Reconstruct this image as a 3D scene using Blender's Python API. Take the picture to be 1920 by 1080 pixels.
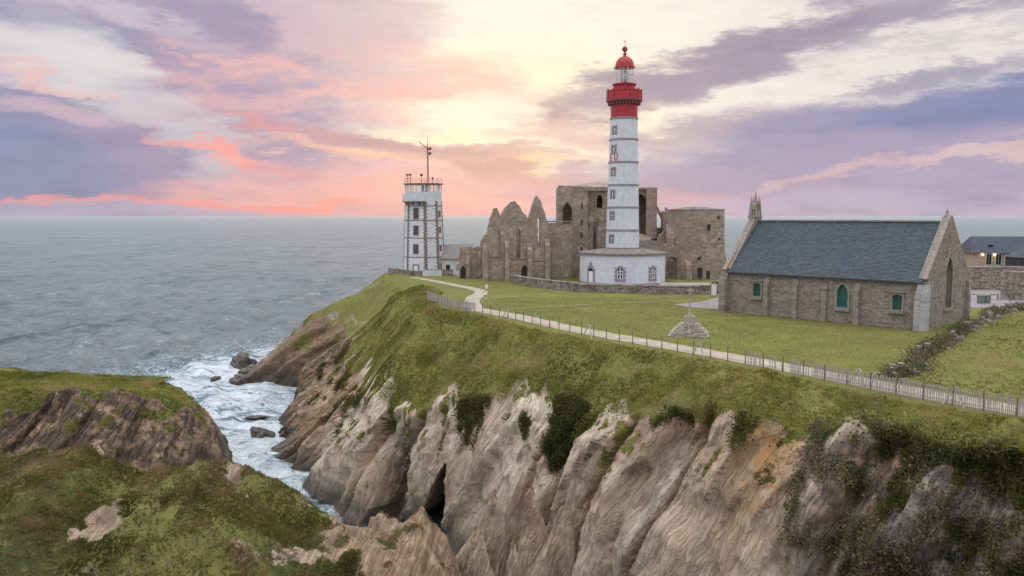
import bpy, bmesh, math, random
import numpy as np
from mathutils import Vector, Matrix
R = math.radians
for o in list(bpy.data.objects):
    bpy.data.objects.remove(o)
scene = bpy.context.scene
COL = scene.collection
random.seed(7)
rng = np.random.default_rng(11)
ZP = 19.9                      # height of the plateau above the sea

# ------------------------------------------------------------------ camera
cam = bpy.data.cameras.new('camera')
cam.sensor_width = 36.0
cam.lens = 28.125
cam.clip_end = 80000.0
cam.clip_start = 0.5
camo = bpy.data.objects.new('camera', cam)
COL.objects.link(camo)
camo.location = (0, 0, 31.0)
camo.rotation_euler = (R(90 - 5.1807), 0, 0)
scene.camera = camo
scene.render.resolution_x, scene.render.resolution_y = 1024, 576

# ------------------------------------------------------------------ world
SUN_AZ, SUN_EL = -1.0, 9.0
world = bpy.data.worlds.new('World')
scene.world = world
world.use_nodes = True
world.cycles.sampling_method = 'NONE'      # the sky is broad and even: plain sampling is enough
scene.cycles.max_bounces = 5
scene.cycles.diffuse_bounces = 3
scene.cycles.glossy_bounces = 3
WT = world.node_tree
WT.nodes.clear()


class NT:
    """small helper to write node trees compactly"""
    def __init__(self, tree):
        self.t = tree

    def n(self, kind, **kw):
        nd = self.t.nodes.new(kind)
        for k, v in kw.items():
            setattr(nd, k, v)
        return nd

    def link(self, a, b):
        self.t.links.new(a, b)

    def put(self, sock, v):
        if isinstance(v, bpy.types.NodeSocket):
            self.link(v, sock)
        elif v is not None:
            if sock.type == 'RGBA' and hasattr(v, '__len__') and len(v) == 3:
                v = (*v, 1)
            sock.default_value = v

    def math(self, op, a, b=None, c=None, clamp=False):
        nd = self.n('ShaderNodeMath', operation=op, use_clamp=clamp)
        for i, v in enumerate((a, b, c)):
            if v is not None:
                self.put(nd.inputs[i], v)
        return nd.outputs[0]

    def vmath(self, op, a, b=None, out=0):
        nd = self.n('ShaderNodeVectorMath', operation=op)
        self.put(nd.inputs[0], a)
        if b is not None:
            if op == 'SCALE':
                self.put(nd.inputs['Scale'], b)
            else:
                self.put(nd.inputs[1], b)
        return nd.outputs['Value'] if out == 'v' else nd.outputs[0]

    def mapping(self, vec, loc=(0, 0, 0), rot=(0, 0, 0), scale=(1, 1, 1), kind='POINT'):
        nd = self.n('ShaderNodeMapping', vector_type=kind)
        self.put(nd.inputs['Vector'], vec)
        nd.inputs['Location'].default_value = loc
        nd.inputs['Rotation'].default_value = rot
        nd.inputs['Scale'].default_value = scale
        return nd.outputs[0]

    def noise(self, vec, scale=1.0, detail=4, rough=0.55, dist=0.0, out='Fac'):
        nd = self.n('ShaderNodeTexNoise')
        if vec is not None:
            self.put(nd.inputs['Vector'], vec)
        nd.inputs['Scale'].default_value = scale
        nd.inputs['Detail'].default_value = detail
        nd.inputs['Roughness'].default_value = rough
        nd.inputs['Distortion'].default_value = dist
        return nd.outputs[out]

    def mix(self, f, a, b, blend='MIX'):
        nd = self.n('ShaderNodeMix', data_type='RGBA', blend_type=blend)
        self.put(nd.inputs[0], f)
        self.put(nd.inputs[6], a)
        self.put(nd.inputs[7], b)
        return nd.outputs[2]

    def ramp(self, f, stops, interp='LINEAR'):
        nd = self.n('ShaderNodeValToRGB')
        cr = nd.color_ramp
        cr.interpolation = interp
        while len(cr.elements) < len(stops):
            cr.elements.new(0.5)
        for e, (p, c) in zip(cr.elements, stops):
            e.position = p
            e.color = c if len(c) == 4 else (*c, 1)
        self.put(nd.inputs[0], f)
        return nd.outputs[0]

    def rng(self, v, a, b, c=0.0, d=1.0, smooth=True):
        nd = self.n('ShaderNodeMapRange')
        nd.interpolation_type = 'SMOOTHSTEP' if smooth else 'LINEAR'
        self.put(nd.inputs[0], v)
        for i, q in enumerate((a, b, c, d)):
            self.put(nd.inputs[1 + i], q)
        return nd.outputs[0]

    def attr(self, name, out='Fac'):
        return self.n('ShaderNodeAttribute', attribute_name=name).outputs[out]


def lin(r, g, b):
    f = lambda c: (c / 255 / 12.92) if c / 255 <= 0.04045 else ((c / 255 + 0.055) / 1.055) ** 2.4
    return (f(r), f(g), f(b))


def build_sky():
    w = NT(WT)
    out = w.n('ShaderNodeOutputWorld')
    sky = w.n('ShaderNodeTexSky', sky_type='NISHITA', sun_disc=False)
    sky.sun_elevation = R(SUN_EL)
    sky.sun_rotation = R(SUN_AZ)
    sky.air_density = 1.0
    sky.dust_density = 2.0
    d = w.n('ShaderNodeTexCoord').outputs['Generated']
    sep = w.n('ShaderNodeSeparateXYZ')
    w.link(d, sep.inputs[0])
    x, y, z = sep.outputs
    az = w.math('MULTIPLY', w.math('ARCTAN2', x, y), 57.29578)
    el = w.math('MULTIPLY', w.math('ARCSINE', z), 57.29578)
    # wispy warp, stretched along the horizon
    n1 = w.noise(w.mapping(d, scale=(5, 5, 17)), 1.0, 2, 0.5, out='Color')
    n2 = w.noise(w.mapping(d, loc=(4, 1, 7), rot=(0, R(10), 0), scale=(16, 16, 62)), 1.0, 5, 0.68, 0, out='Color')
    w1 = w.vmath('MULTIPLY', w.vmath('SUBTRACT', n1, (.5, .5, .5)), (11, 3.6, 0))
    w2 = w.vmath('MULTIPLY', w.vmath('SUBTRACT', n2, (.5, .5, .5)), (9, 2.4, 0))
    cmb = w.n('ShaderNodeCombineXYZ')
    w.link(az, cmb.inputs[0])
    w.link(el, cmb.inputs[1])
    cmb.inputs[2].default_value = 1.0
    V0 = cmb.outputs[0]
    V = w.vmath('ADD', V0, w.vmath('ADD', w1, w2))
    f1 = w.noise(w.mapping(d, loc=(1, 8, 3), rot=(0, R(8), 0), scale=(13, 13, 55)), 1.0, 6, 0.64, 0)
    streak = f1
    # high overcast: pale lavender, pinker low down; overhead, out of view, brightened as fill light
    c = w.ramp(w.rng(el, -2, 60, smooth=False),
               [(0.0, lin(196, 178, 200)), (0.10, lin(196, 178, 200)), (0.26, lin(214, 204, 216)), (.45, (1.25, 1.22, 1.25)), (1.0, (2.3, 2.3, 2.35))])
    # glow of the hidden sun
    def feat(c, a, e, ra, re, rot, col, op, soft=0.0, vec=None, tex=None):
        co, si = math.cos(R(rot)), math.sin(R(rot))
        u = w.vmath('DOT_PRODUCT', V, (co / ra, si / ra, -(a * co + e * si) / ra), out='v')
        v = w.vmath('DOT_PRODUCT', V, (-si / re, co / re, (a * si - e * co) / re), out='v')
        g = w.rng(w.math('MULTIPLY_ADD', u, u, w.math('MULTIPLY', v, v)), 1.0, soft * soft, 0.0, op)
        if tex is not None:
            g = w.math('MULTIPLY', g, w.rng(streak, tex[0], tex[1]))
        return w.mix(g, c, lin(*col))
    for f in SKY:
        c = feat(c, *f[:7], **f[7])
    # fine cloud fibre over everything
    c = w.mix(w.rng(streak, .42, .66, 0, .55), c, w.mix(1.0, c, (1.10, 1.09, 1.07), 'MULTIPLY'))
    c = w.mix(w.rng(streak, .50, .30, 0, .60), c, w.mix(1.0, c, (.86, .86, .90), 'MULTIPLY'))
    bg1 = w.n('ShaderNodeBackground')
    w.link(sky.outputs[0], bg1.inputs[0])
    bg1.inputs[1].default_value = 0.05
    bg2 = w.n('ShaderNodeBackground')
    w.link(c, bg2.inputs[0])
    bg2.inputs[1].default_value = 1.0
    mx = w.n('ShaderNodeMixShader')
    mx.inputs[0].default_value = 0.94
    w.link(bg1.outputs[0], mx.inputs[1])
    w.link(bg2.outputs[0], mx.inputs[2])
    w.link(mx.outputs[0], out.inputs[0])


# cloud banks and gaps: azimuth, elevation, half length, half height (degrees), tilt, colour, cover, options
SKY = [
    (0.00, 0.15, 57.25, 3.63, 0, (220, 176, 184), 0.7, {'soft': 0}),
    (1.87, 10.81, 21.37, 10.31, 5, (255, 247, 230), 1.0, {'soft': 0.25}),
    (20.09, 9.50, 25.95, 4.96, 8, (246, 239, 230), 0.92, {'soft': 0.2}),
    (0.94, 7.95, 14.50, 4.96, 0, (255, 241, 212), 0.8, {'soft': 0}),
    (-28.98, 3.75, 17.56, 5.34, 0, (142, 148, 182), 0.95, {'soft': 0.3}),
    (-19.21, 5.79, 14.50, 7.25, -8, (174, 156, 184), 0.8, {'soft': 0.1}),
    (-22.27, 11.98, 18.32, 4.20, -8, (166, 152, 178), 0.85, {'soft': 0.1, 'tex': (0.36, 0.62)}),
    (-11.77, 11.97, 11.45, 4.96, 4, (214, 186, 196), 0.8, {'soft': 0.1}),
    (-29.49, 11.44, 8.78, 1.30, -9, (146, 146, 178), 0.75, {'soft': 0}),
    (-19.34, 12.37, 4.96, 1.98, -25, (154, 146, 178), 0.75, {'soft': 0}),
    (-12.56, 7.77, 17.56, 4.20, -6, (234, 184, 184), 0.65, {'soft': 0, 'tex': (0.38, 0.6)}),
    (-5.97, 9.34, 9.16, 3.05, -8, (234, 192, 188), 0.7, {'soft': 0, 'tex': (0.34, 0.56)}),
    (-24.65, 7.24, 11.45, 2.37, -34, (224, 222, 222), 0.55, {'soft': 0}),
    (-30.41, 9.51, 7.25, 1.91, -6, (230, 227, 226), 0.7, {'soft': 0}),
    (-30.53, 7.02, 7.25, 1.15, -6, (146, 148, 180), 0.8, {'soft': 0}),
    (-30.47, 8.43, 5.73, 0.57, -10, (244, 196, 188), 0.65, {'soft': 0}),
    (-29.15, 6.48, 6.11, 0.92, -5, (216, 188, 198), 0.7, {'soft': 0}),
    (-22.35, 9.95, 3.05, 0.84, -10, (164, 156, 188), 0.65, {'soft': 0}),
    (-16.04, 9.72, 13.74, 0.84, -10, (244, 190, 184), 0.6, {'soft': 0, 'tex': (0.36, 0.56)}),
    (-11.83, 8.49, 11.45, 0.69, -6, (246, 190, 180), 0.65, {'soft': 0, 'tex': (0.36, 0.56)}),
    (-17.86, 5.66, 3.05, 0.46, -8, (255, 160, 148), 0.9, {'soft': 0}),
    (-20.26, 4.19, 6.49, 0.57, -12, (252, 166, 158), 0.85, {'soft': 0}),
    (-14.83, 2.04, 13.74, 1.76, 3, (244, 184, 178), 0.65, {'soft': 0}),
    (-7.55, 1.09, 18.32, 1.98, 0, (242, 182, 174), 0.75, {'soft': 0.1}),
    (-22.66, 1.08, 16.03, 0.38, 0, (255, 160, 148), 0.9, {'soft': 0}),
    (-9.73, 3.85, 12.98, 0.61, -6, (252, 196, 172), 0.7, {'soft': 0}),
    (-0.75, 5.32, 9.92, 0.69, -2, (255, 246, 208), 0.8, {'soft': 0}),
    (-3.02, 3.83, 10.69, 0.50, -2, (255, 228, 172), 0.8, {'soft': 0}),
    (-10.45, 4.76, 14.50, 0.92, -7, (198, 158, 170), 0.8, {'soft': 0}),
    (-4.15, 4.46, 11.45, 0.61, -4, (194, 152, 160), 0.75, {'soft': 0}),
    (0.00, 3.09, 8.40, 0.92, -4, (192, 150, 158), 0.88, {'soft': 0.1}),
    (1.88, 7.04, 6.68, 1.37, -2, (190, 158, 168), 0.95, {'soft': 0.15}),
    (3.77, 5.45, 8.78, 1.30, -3, (214, 178, 182), 0.75, {'soft': 0}),
    (-1.69, 6.86, 5.73, 1.76, 0, (255, 250, 230), 0.8, {'soft': 0}),
    (3.41, 2.22, 12.21, 1.37, 0, (220, 174, 178), 0.8, {'soft': 0}),
    (12.32, 1.77, 5.73, 0.53, 0, (250, 184, 176), 0.75, {'soft': 0}),
    (11.45, 9.56, 11.83, 1.76, 14, (168, 152, 170), 0.97, {'soft': 0.25}),
    (18.38, 11.21, 11.07, 1.98, 18, (164, 152, 172), 0.97, {'soft': 0.25}),
    (26.27, 12.30, 12.60, 1.83, 12, (168, 160, 178), 0.9, {'soft': 0.1, 'tex': (0.34, 0.52)}),
    (29.26, 10.24, 8.78, 2.29, 8, (198, 193, 201), 0.65, {'soft': 0, 'tex': (0.42, 0.58)}),
    (27.03, 8.38, 7.25, 0.69, 7, (160, 156, 178), 0.85, {'soft': 0}),
    (13.67, 6.14, 9.54, 1.30, 6, (182, 166, 182), 0.9, {'soft': 0.1}),
    (21.53, 5.64, 15.27, 1.91, 8, (154, 150, 184), 0.95, {'soft': 0.25}),
    (29.16, 6.26, 12.21, 2.21, 11, (136, 142, 182), 0.97, {'soft': 0.3}),
    (18.94, 3.52, 19.08, 2.21, 5, (170, 160, 188), 0.93, {'soft': 0.25}),
    (27.88, 2.30, 17.18, 2.06, 4, (176, 166, 192), 0.88, {'soft': 0.2}),
    (29.86, 3.39, 8.02, 0.46, 6, (232, 202, 198), 0.65, {'soft': 0}),
    (21.63, 2.77, 7.25, 0.46, 6, (224, 190, 192), 0.6, {'soft': 0}),
    (23.00, 0.49, 21.37, 1.37, 0, (190, 181, 202), 0.8, {'soft': 0.1}),
    (-27.36, 0.40, 18.32, 0.99, 0, (188, 180, 200), 0.75, {'soft': 0.1}),
]
build_sky()

sun = bpy.data.lights.new('sun', 'SUN')
sun.energy = 0.6
sun.angle = R(100)
sun.color = (1.0, 0.74, 0.52)
suno = bpy.data.objects.new('sun', sun)
COL.objects.link(suno)
suno.rotation_euler = (R(90 - SUN_EL), 0, R(180 - SUN_AZ))
suno.location = (0, 200, 120)

scene.view_settings.view_transform = 'Standard'
scene.view_settings.look = 'None'
scene.view_settings.exposure = 0.0
scene.view_settings.gamma = 1.0
scene.view_settings.use_curve_mapping = False

# ------------------------------------------------------------------ helpers
def tag(o, label=None, cat=None, group=None, kind=None):
    if label: o['label'] = label
    if cat: o['category'] = cat
    if group: o['group'] = group
    if kind: o['kind'] = kind
    return o


def empty(name, loc=(0, 0, 0), rz=0.0):
    o = bpy.data.objects.new(name, None)
    o.location = loc
    o.rotation_euler = (0, 0, rz)
    o.empty_display_size = 0.3
    COL.objects.link(o)
    return o


def copy_obj(o, parent=None):
    c = o.copy()
    COL.objects.link(c)
    c.parent = parent
    return c


class MB:
    """collects shapes; build() links them as one mesh object"""
    def __init__(self):
        self.v = []
        self.f = []

    def add(self, vs, fs):
        b = len(self.v)
        self.v += [tuple(q) for q in vs]
        self.f += [tuple(i + b for i in f) for f in fs]
        return self

    def box(self, c, s, rz=0.0, top=1.0, jit=0.0):
        cx, cy, cz = c
        sx, sy, sz = (q / 2 for q in s)
        co, si = math.cos(rz), math.sin(rz)
        vs = []
        for dz in (-1, 1):
            k = top if dz > 0 else 1.0
            for dx, dy in ((-1, -1), (1, -1), (1, 1), (-1, 1)):
                x, y, z = dx * sx * k, dy * sy * k, dz * sz
                if jit:
                    x += random.uniform(-jit, jit); y += random.uniform(-jit, jit); z += random.uniform(-jit, jit)
                vs.append((cx + x * co - y * si, cy + x * si + y * co, cz + z))
        return self.add(vs, [(0, 3, 2, 1), (4, 5, 6, 7), (0, 1, 5, 4), (1, 2, 6, 5), (2, 3, 7, 6), (3, 0, 4, 7)])

    def tube(self, a, b, r0, r1=None, n=8):
        r1 = r0 if r1 is None else r1
        a, b = Vector(a), Vector(b)
        d = (b - a).normalized()
        u = d.orthogonal().normalized()
        w = d.cross(u)
        vs = []
        for p, r in ((a, r0), (b, r1)):
            for i in range(n):
                t = 2 * math.pi * i / n
                vs.append(p + u * (r * math.cos(t)) + w * (r * math.sin(t)))
        fs = [(i, (i + 1) % n, n + (i + 1) % n, n + i) for i in range(n)]
        fs += [tuple(reversed(range(n))), tuple(range(n, 2 * n))]
        return self.add(vs, fs)

    def lathe(self, prof, n=48, c=(0, 0, 0), a0=0.0, a1=2 * math.pi, caps=True):
        full = abs(a1 - a0 - 2 * math.pi) < 1e-6
        m = n if full else n + 1
        vs, fs = [], []
        for r, z in prof:
            for i in range(m):
                t = a0 + (a1 - a0) * i / n
                vs.append((c[0] + r * math.cos(t), c[1] + r * math.sin(t), c[2] + z))
        for k in range(len(prof) - 1):
            for i in range(n):
                j = (i + 1) % m
                fs.append((k * m + i, k * m + j, (k + 1) * m + j, (k + 1) * m + i))
        if caps and full:
            fs.append(tuple(reversed(range(m))))
            fs.append(tuple((len(prof) - 1) * m + i for i in range(m)))
        return self.add(vs, fs)

    def prism(self, pts, z0, z1, top=None):
        """plan polygon extruded upwards; top = plan polygon at z1"""
        n = len(pts)
        top = top or pts
        vs = [(x, y, z0) for x, y in pts] + [(x, y, z1) for x, y in top]
        fs = [(i, (i + 1) % n, n + (i + 1) % n, n + i) for i in range(n)]
        fs += [tuple(reversed(range(n))), tuple(range(n, 2 * n))]
        return self.add(vs, fs)

    def panel(self, outline, holes=(), thick=0.8, y0=0.0, xf=None):
        """upright slab in the local xz plane, front at y0, with openings"""
        bm = bmesh.new()
        loops = []
        for lp in [outline] + list(holes):
            vv = [bm.verts.new((x, 0, z)) for x, z in lp]
            for i in range(len(vv)):
                bm.edges.new((vv[i], vv[(i + 1) % len(vv)]))
            loops.append(lp)
        bmesh.ops.triangle_fill(bm, use_beauty=True, use_dissolve=False, edges=bm.edges[:], normal=(0, -1, 0))
        bm.verts.index_update()
        base = [tuple(v.co) for v in bm.verts]
        tri = [[v.index for v in f.verts] for f in bm.faces]
        tri = [t if (Vector(base[t[1]]) - Vector(base[t[0]])).cross(Vector(base[t[2]]) - Vector(base[t[0]])).y < 0 else t[::-1] for t in tri]
        bm.free()
        vs = [(x, y0, z) for x, _, z in base] + [(x, y0 + thick, z) for x, _, z in base]
        N = len(base)
        fs = [tuple(t) for t in tri] + [tuple(i + N for i in t[::-1]) for t in tri]
        k = 0
        for lp in loops:
            n = len(lp)
            for i in range(n):
                a, b = k + i, k + (i + 1) % n
                fs.append((a, b, b + N, a + N))
            k += n
        if xf:
            vs = [xf(q) for q in vs]
        return self.add(vs, fs)

    def move(self, M, start=0):
        self.v[start:] = [tuple(M @ Vector(q)) for q in self.v[start:]]
        return self

    def build(self, name, mat, parent=None, smooth=False, fix=True):
        me = bpy.data.meshes.new(name)
        me.from_pydata(self.v, [], self.f)
        if fix:
            bm = bmesh.new()
            bm.from_mesh(me)
            bmesh.ops.recalc_face_normals(bm, faces=bm.faces[:])
            bm.to_mesh(me)
            bm.free()
        if smooth:
            me.polygons.foreach_set('use_smooth', [True] * len(me.polygons))
        if mat: me.materials.append(mat)
        o = bpy.data.objects.new(name, me)
        o.parent = parent
        COL.objects.link(o)
        return o


def smooth_by_angle(o, deg=35):
    me = o.data
    bm = bmesh.new()
    bm.from_mesh(me)
    for e in bm.edges:
        e.smooth = (len(e.link_faces) == 2 and e.calc_face_angle(0) < R(deg))
    for f in bm.faces:
        f.smooth = True
    bm.to_mesh(me)
    bm.free()
    return o


def arch(xc, z0, w, h, n=7, point=1.0):
    """pointed (or round) arch outline, counter-clockwise, foot at z0"""
    hw = w / 2
    pts = [(xc - hw, z0), (xc + hw, z0)]
    if point <= 0:
        zs = z0 + h - hw
        return pts + [(xc + hw * math.cos(math.pi * i / (2 * n)), zs + hw * math.sin(math.pi * i / (2 * n))) for i in range(2 * n + 1)]
    rise = w * 0.866 * point
    zs = z0 + h - rise
    for i in range(n + 1):
        t = i / n
        pts.append((xc + hw * math.cos(t * math.pi / 3) * 2 - hw if point == 1.0 else xc + hw * (1 - t ** 1.8), zs + rise * (math.sin(t * math.pi / 3) / 0.866)))
    for i in range(n - 1, -1, -1):
        t = i / n
        x = (hw * math.cos(t * math.pi / 3) * 2 - hw) if point == 1.0 else hw * (1 - t ** 1.8)
        pts.append((xc - x, zs + rise * (math.sin(t * math.pi / 3) / 0.866)))
    return pts


def rough_outline(pts, step=0.6, jit=0.12, keep_low=0.3):
    """break straight ruin edges into worn ones"""
    out = []
    n = len(pts)
    for i in range(n):
        a, b = Vector(pts[i]), Vector(pts[(i + 1) % n])
        m = max(1, int((b - a).length / step))
        for k in range(m):
            p = a.lerp(b, k / m)
            j = jit if p.y > keep_low else 0
            out.append((p.x + random.uniform(-j, j), p.y + random.uniform(-j, j)))
    return out


# numpy noise ---------------------------------------------------------------
def _h(i, j, k, s):
    with np.errstate(over='ignore'):
        n = (i.astype(np.int64) * 73856093) ^ (j.astype(np.int64) * 19349663) ^ (k.astype(np.int64) * 83492791) ^ (s * 2654435761)
        n = n & 0xffffffff
        n = ((n ^ (n >> 16)) * 0x45d9f3b) & 0xffffffff
        n = ((n ^ (n >> 16)) * 0x45d9f3b) & 0xffffffff
        n = n ^ (n >> 16)
    return n.astype(np.float64) / 4294967295.0


def vnoise(x, y, z, s=0):
    xi, yi, zi = np.floor(x), np.floor(y), np.floor(z)
    fx, fy, fz = x - xi, y - yi, z - zi
    u, v, w = (f * f * f * (f * (f * 6 - 15) + 10) for f in (fx, fy, fz))
    xi, yi, zi = xi.astype(np.int64), yi.astype(np.int64), zi.astype(np.int64)
    def c(a, b, d): return _h(xi + a, yi + b, zi + d, s)
    x00 = c(0, 0, 0) * (1 - u) + c(1, 0, 0) * u
    x10 = c(0, 1, 0) * (1 - u) + c(1, 1, 0) * u
    x01 = c(0, 0, 1) * (1 - u) + c(1, 0, 1) * u
    x11 = c(0, 1, 1) * (1 - u) + c(1, 1, 1) * u
    return ((x00 * (1 - v) + x10 * v) * (1 - w) + (x01 * (1 - v) + x11 * v) * w) * 2 - 1


def fbm(x, y, z, oct=4, s=0, g=0.5):
    t, a, f = 0, 1.0, 1.0
    for i in range(oct):
        t = t + a * vnoise(x * f + i * 17.3, y * f - i * 9.1, z * f + i * 5.7, s + i)
        a *= g
        f *= 2.03
    return t


def facets(x, y, s=0, tilt=0.9, k=24.0):
    """blocky rock: one tilted plane per irregular cell, steep but unbroken joins"""
    xi, yi = np.floor(x).astype(np.int64), np.floor(y).astype(np.int64)
    num, den = np.zeros(x.shape), np.zeros(x.shape)
    zz = np.zeros_like(xi)
    for dx in (-1, 0, 1):
        for dy in (-1, 0, 1):
            a, b = xi + dx, yi + dy
            px = a + _h(a, b, zz, s)
            py = b + _h(a, b, zz, s + 1)
            d = np.sqrt((x - px) ** 2 + (y - py) ** 2)
            v = (_h(a, b, zz, s + 2) - .5) + tilt * ((x - px) * (_h(a, b, zz, s + 3) - .5) * 2 + (y - py) * (_h(a, b, zz, s + 4) - .5))
            w = np.exp(-k * d)
            num += w * v
            den += w
    return num / (den + 1e-12)


def sstep(x, a, b):
    t = np.clip((x - a) / (b - a), 0, 1)
    return t * t * (3 - 2 * t)


def grid_mesh(name, V, mat, attrs, closed=False, smooth=True, parent=None, extra=None):
    """V: rows x columns x 3 (rows across, columns along)"""
    nr, nc = V.shape[:2]
    idx = np.arange(nr * nc).reshape(nr, nc)
    if closed:
        idx = np.concatenate([idx, idx[:, :1]], 1)
    q = np.stack([idx[:-1, :-1], idx[1:, :-1], idx[1:, 1:], idx[:-1, 1:]], -1).reshape(-1, 4)
    verts = V.reshape(-1, 3)
    me = bpy.data.meshes.new(name)
    me.vertices.add(len(verts))
    me.vertices.foreach_set('co', verts.astype(np.float32).ravel())
    nf = len(q)
    cap = extra is not None
    me.loops.add(nf * 4 + (len(extra) if cap else 0))
    li = q.ravel()
    if cap: li = np.concatenate([li, extra])
    me.loops.foreach_set('vertex_index', li.astype(np.int32))
    me.polygons.add(nf + (1 if cap else 0))
    me.polygons.foreach_set('loop_start', np.arange(nf + (1 if cap else 0), dtype=np.int32) * 4)
    me.polygons.foreach_set('use_smooth', np.full(nf + (1 if cap else 0), smooth))
    me.update(calc_edges=True)
    for k, a in attrs.items():
        at = me.attributes.new(k, 'FLOAT', 'POINT')
        at.data.foreach_set('value', a.astype(np.float32).ravel())
    me.materials.append(mat)
    o = bpy.data.objects.new(name, me)
    o.parent = parent
    COL.objects.link(o)
    return o


# ------------------------------------------------------------------ materials
def new_mat(name):
    m = bpy.data.materials.new(name)
    m.use_nodes = True
    t = NT(m.node_tree)
    b = m.node_tree.nodes['Principled BSDF']
    return m, t, b


def bump(t, b, h, strength=0.4, dist=0.05):
    n = t.n('ShaderNodeBump')
    n.inputs['Strength'].default_value = strength
    n.inputs['Distance'].default_value = dist
    t.put(n.inputs['Height'], h)
    t.link(n.outputs[0], b.inputs['Normal'])


def plain(name, col, rough=0.6, var=0.12, scale=3.0, metal=0.0, dirt=None, bmp=0.0):
    m, t, b = new_mat(name)
    co = t.n('ShaderNodeTexCoord').outputs['Object']
    n = t.noise(co, scale, 6, 0.65)
    dark = tuple(c * (1 - var * 2) for c in col)
    lite = tuple(min(1, c * (1 + var)) for c in col)
    c = t.mix(t.rng(n, .3, .7), dark, lite)
    if dirt:
        sep = t.n('ShaderNodeSeparateXYZ')
        t.link(co, sep.inputs[0])
        st = t.noise(t.mapping(co, scale=(2.5, 2.5, .25)), 1.0, 5, .6)
        c = t.mix(t.rng(st, .52, .78, 0, dirt[1]), c, dirt[0])
    t.put(b.inputs['Base Color'], c)
    b.inputs['Roughness'].default_value = rough
    b.inputs['Metallic'].default_value = metal
    if bmp:
        bump(t, b, t.noise(co, scale * 4, 5, .6), bmp, .03)
    return m


def stone_mat(name, cols, sx=0.55, sz=0.32, joint=(.16, .14, .12), bmp=.5, moss=0.25, rough_k=.35):
    """rubble masonry seen from afar: irregular courses, stained and mossy"""
    m, t, b = new_mat(name)
    co = t.n('ShaderNodeTexCoord').outputs['Object']
    wob = t.vmath('SCALE', t.vmath('SUBTRACT', t.noise(co, 1.3, 3, .6, out='Color'), (.5, .5, .5)), .35)
    cv = t.vmath('ADD', co, wob)
    vo = t.n('ShaderNodeTexVoronoi', feature='F1')
    t.put(vo.inputs['Vector'], t.mapping(cv, scale=(1 / sx, 1 / sx, 1 / sz)))
    vo.inputs['Scale'].default_value = 1.0
    ve = t.n('ShaderNodeTexVoronoi', feature='DISTANCE_TO_EDGE')
    t.put(ve.inputs['Vector'], t.mapping(cv, scale=(1 / sx, 1 / sx, 1 / sz)))
    ve.inputs['Scale'].default_value = 1.0
    sp = t.n('ShaderNodeSeparateColor')
    t.link(vo.outputs['Color'], sp.inputs[0])
    c = t.ramp(sp.outputs[0], [(i / (len(cols) - 1), q) for i, q in enumerate(cols)])
    jn = t.rng(ve.outputs['Distance'], 0.0, .11)
    c = t.mix(t.math('MULTIPLY', t.math('SUBTRACT', 1.0, jn), .55), c, joint)
    big = t.noise(co, .35, 5, .6)
    c = t.mix(t.rng(big, .35, .68, 0, rough_k), c, tuple(x * .55 for x in cols[1]))
    ms = t.noise(co, .8, 6, .7)
    c = t.mix(t.rng(ms, .55, .72, 0, moss), c, (.10, .105, .05))
    gr = t.noise(co, 9, 4, .6)
    c = t.mix(t.rng(gr, .3, .8, .0, .35), c, tuple(min(1, x * 1.5) for x in cols[-1]))
    t.put(b.inputs['Base Color'], c)
    b.inputs['Roughness'].default_value = .92
    h = t.math('ADD', t.math('MULTIPLY', jn, .6), t.math('MULTIPLY', gr, .7))
    bump(t, b, h, bmp, .06)
    return m


GRASS_LAWN = [(.0, (.08, .092, .018)), (.35, (.12, .135, .026)), (.62, (.16, .17, .034)), (1.0, (.20, .18, .055))]


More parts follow.
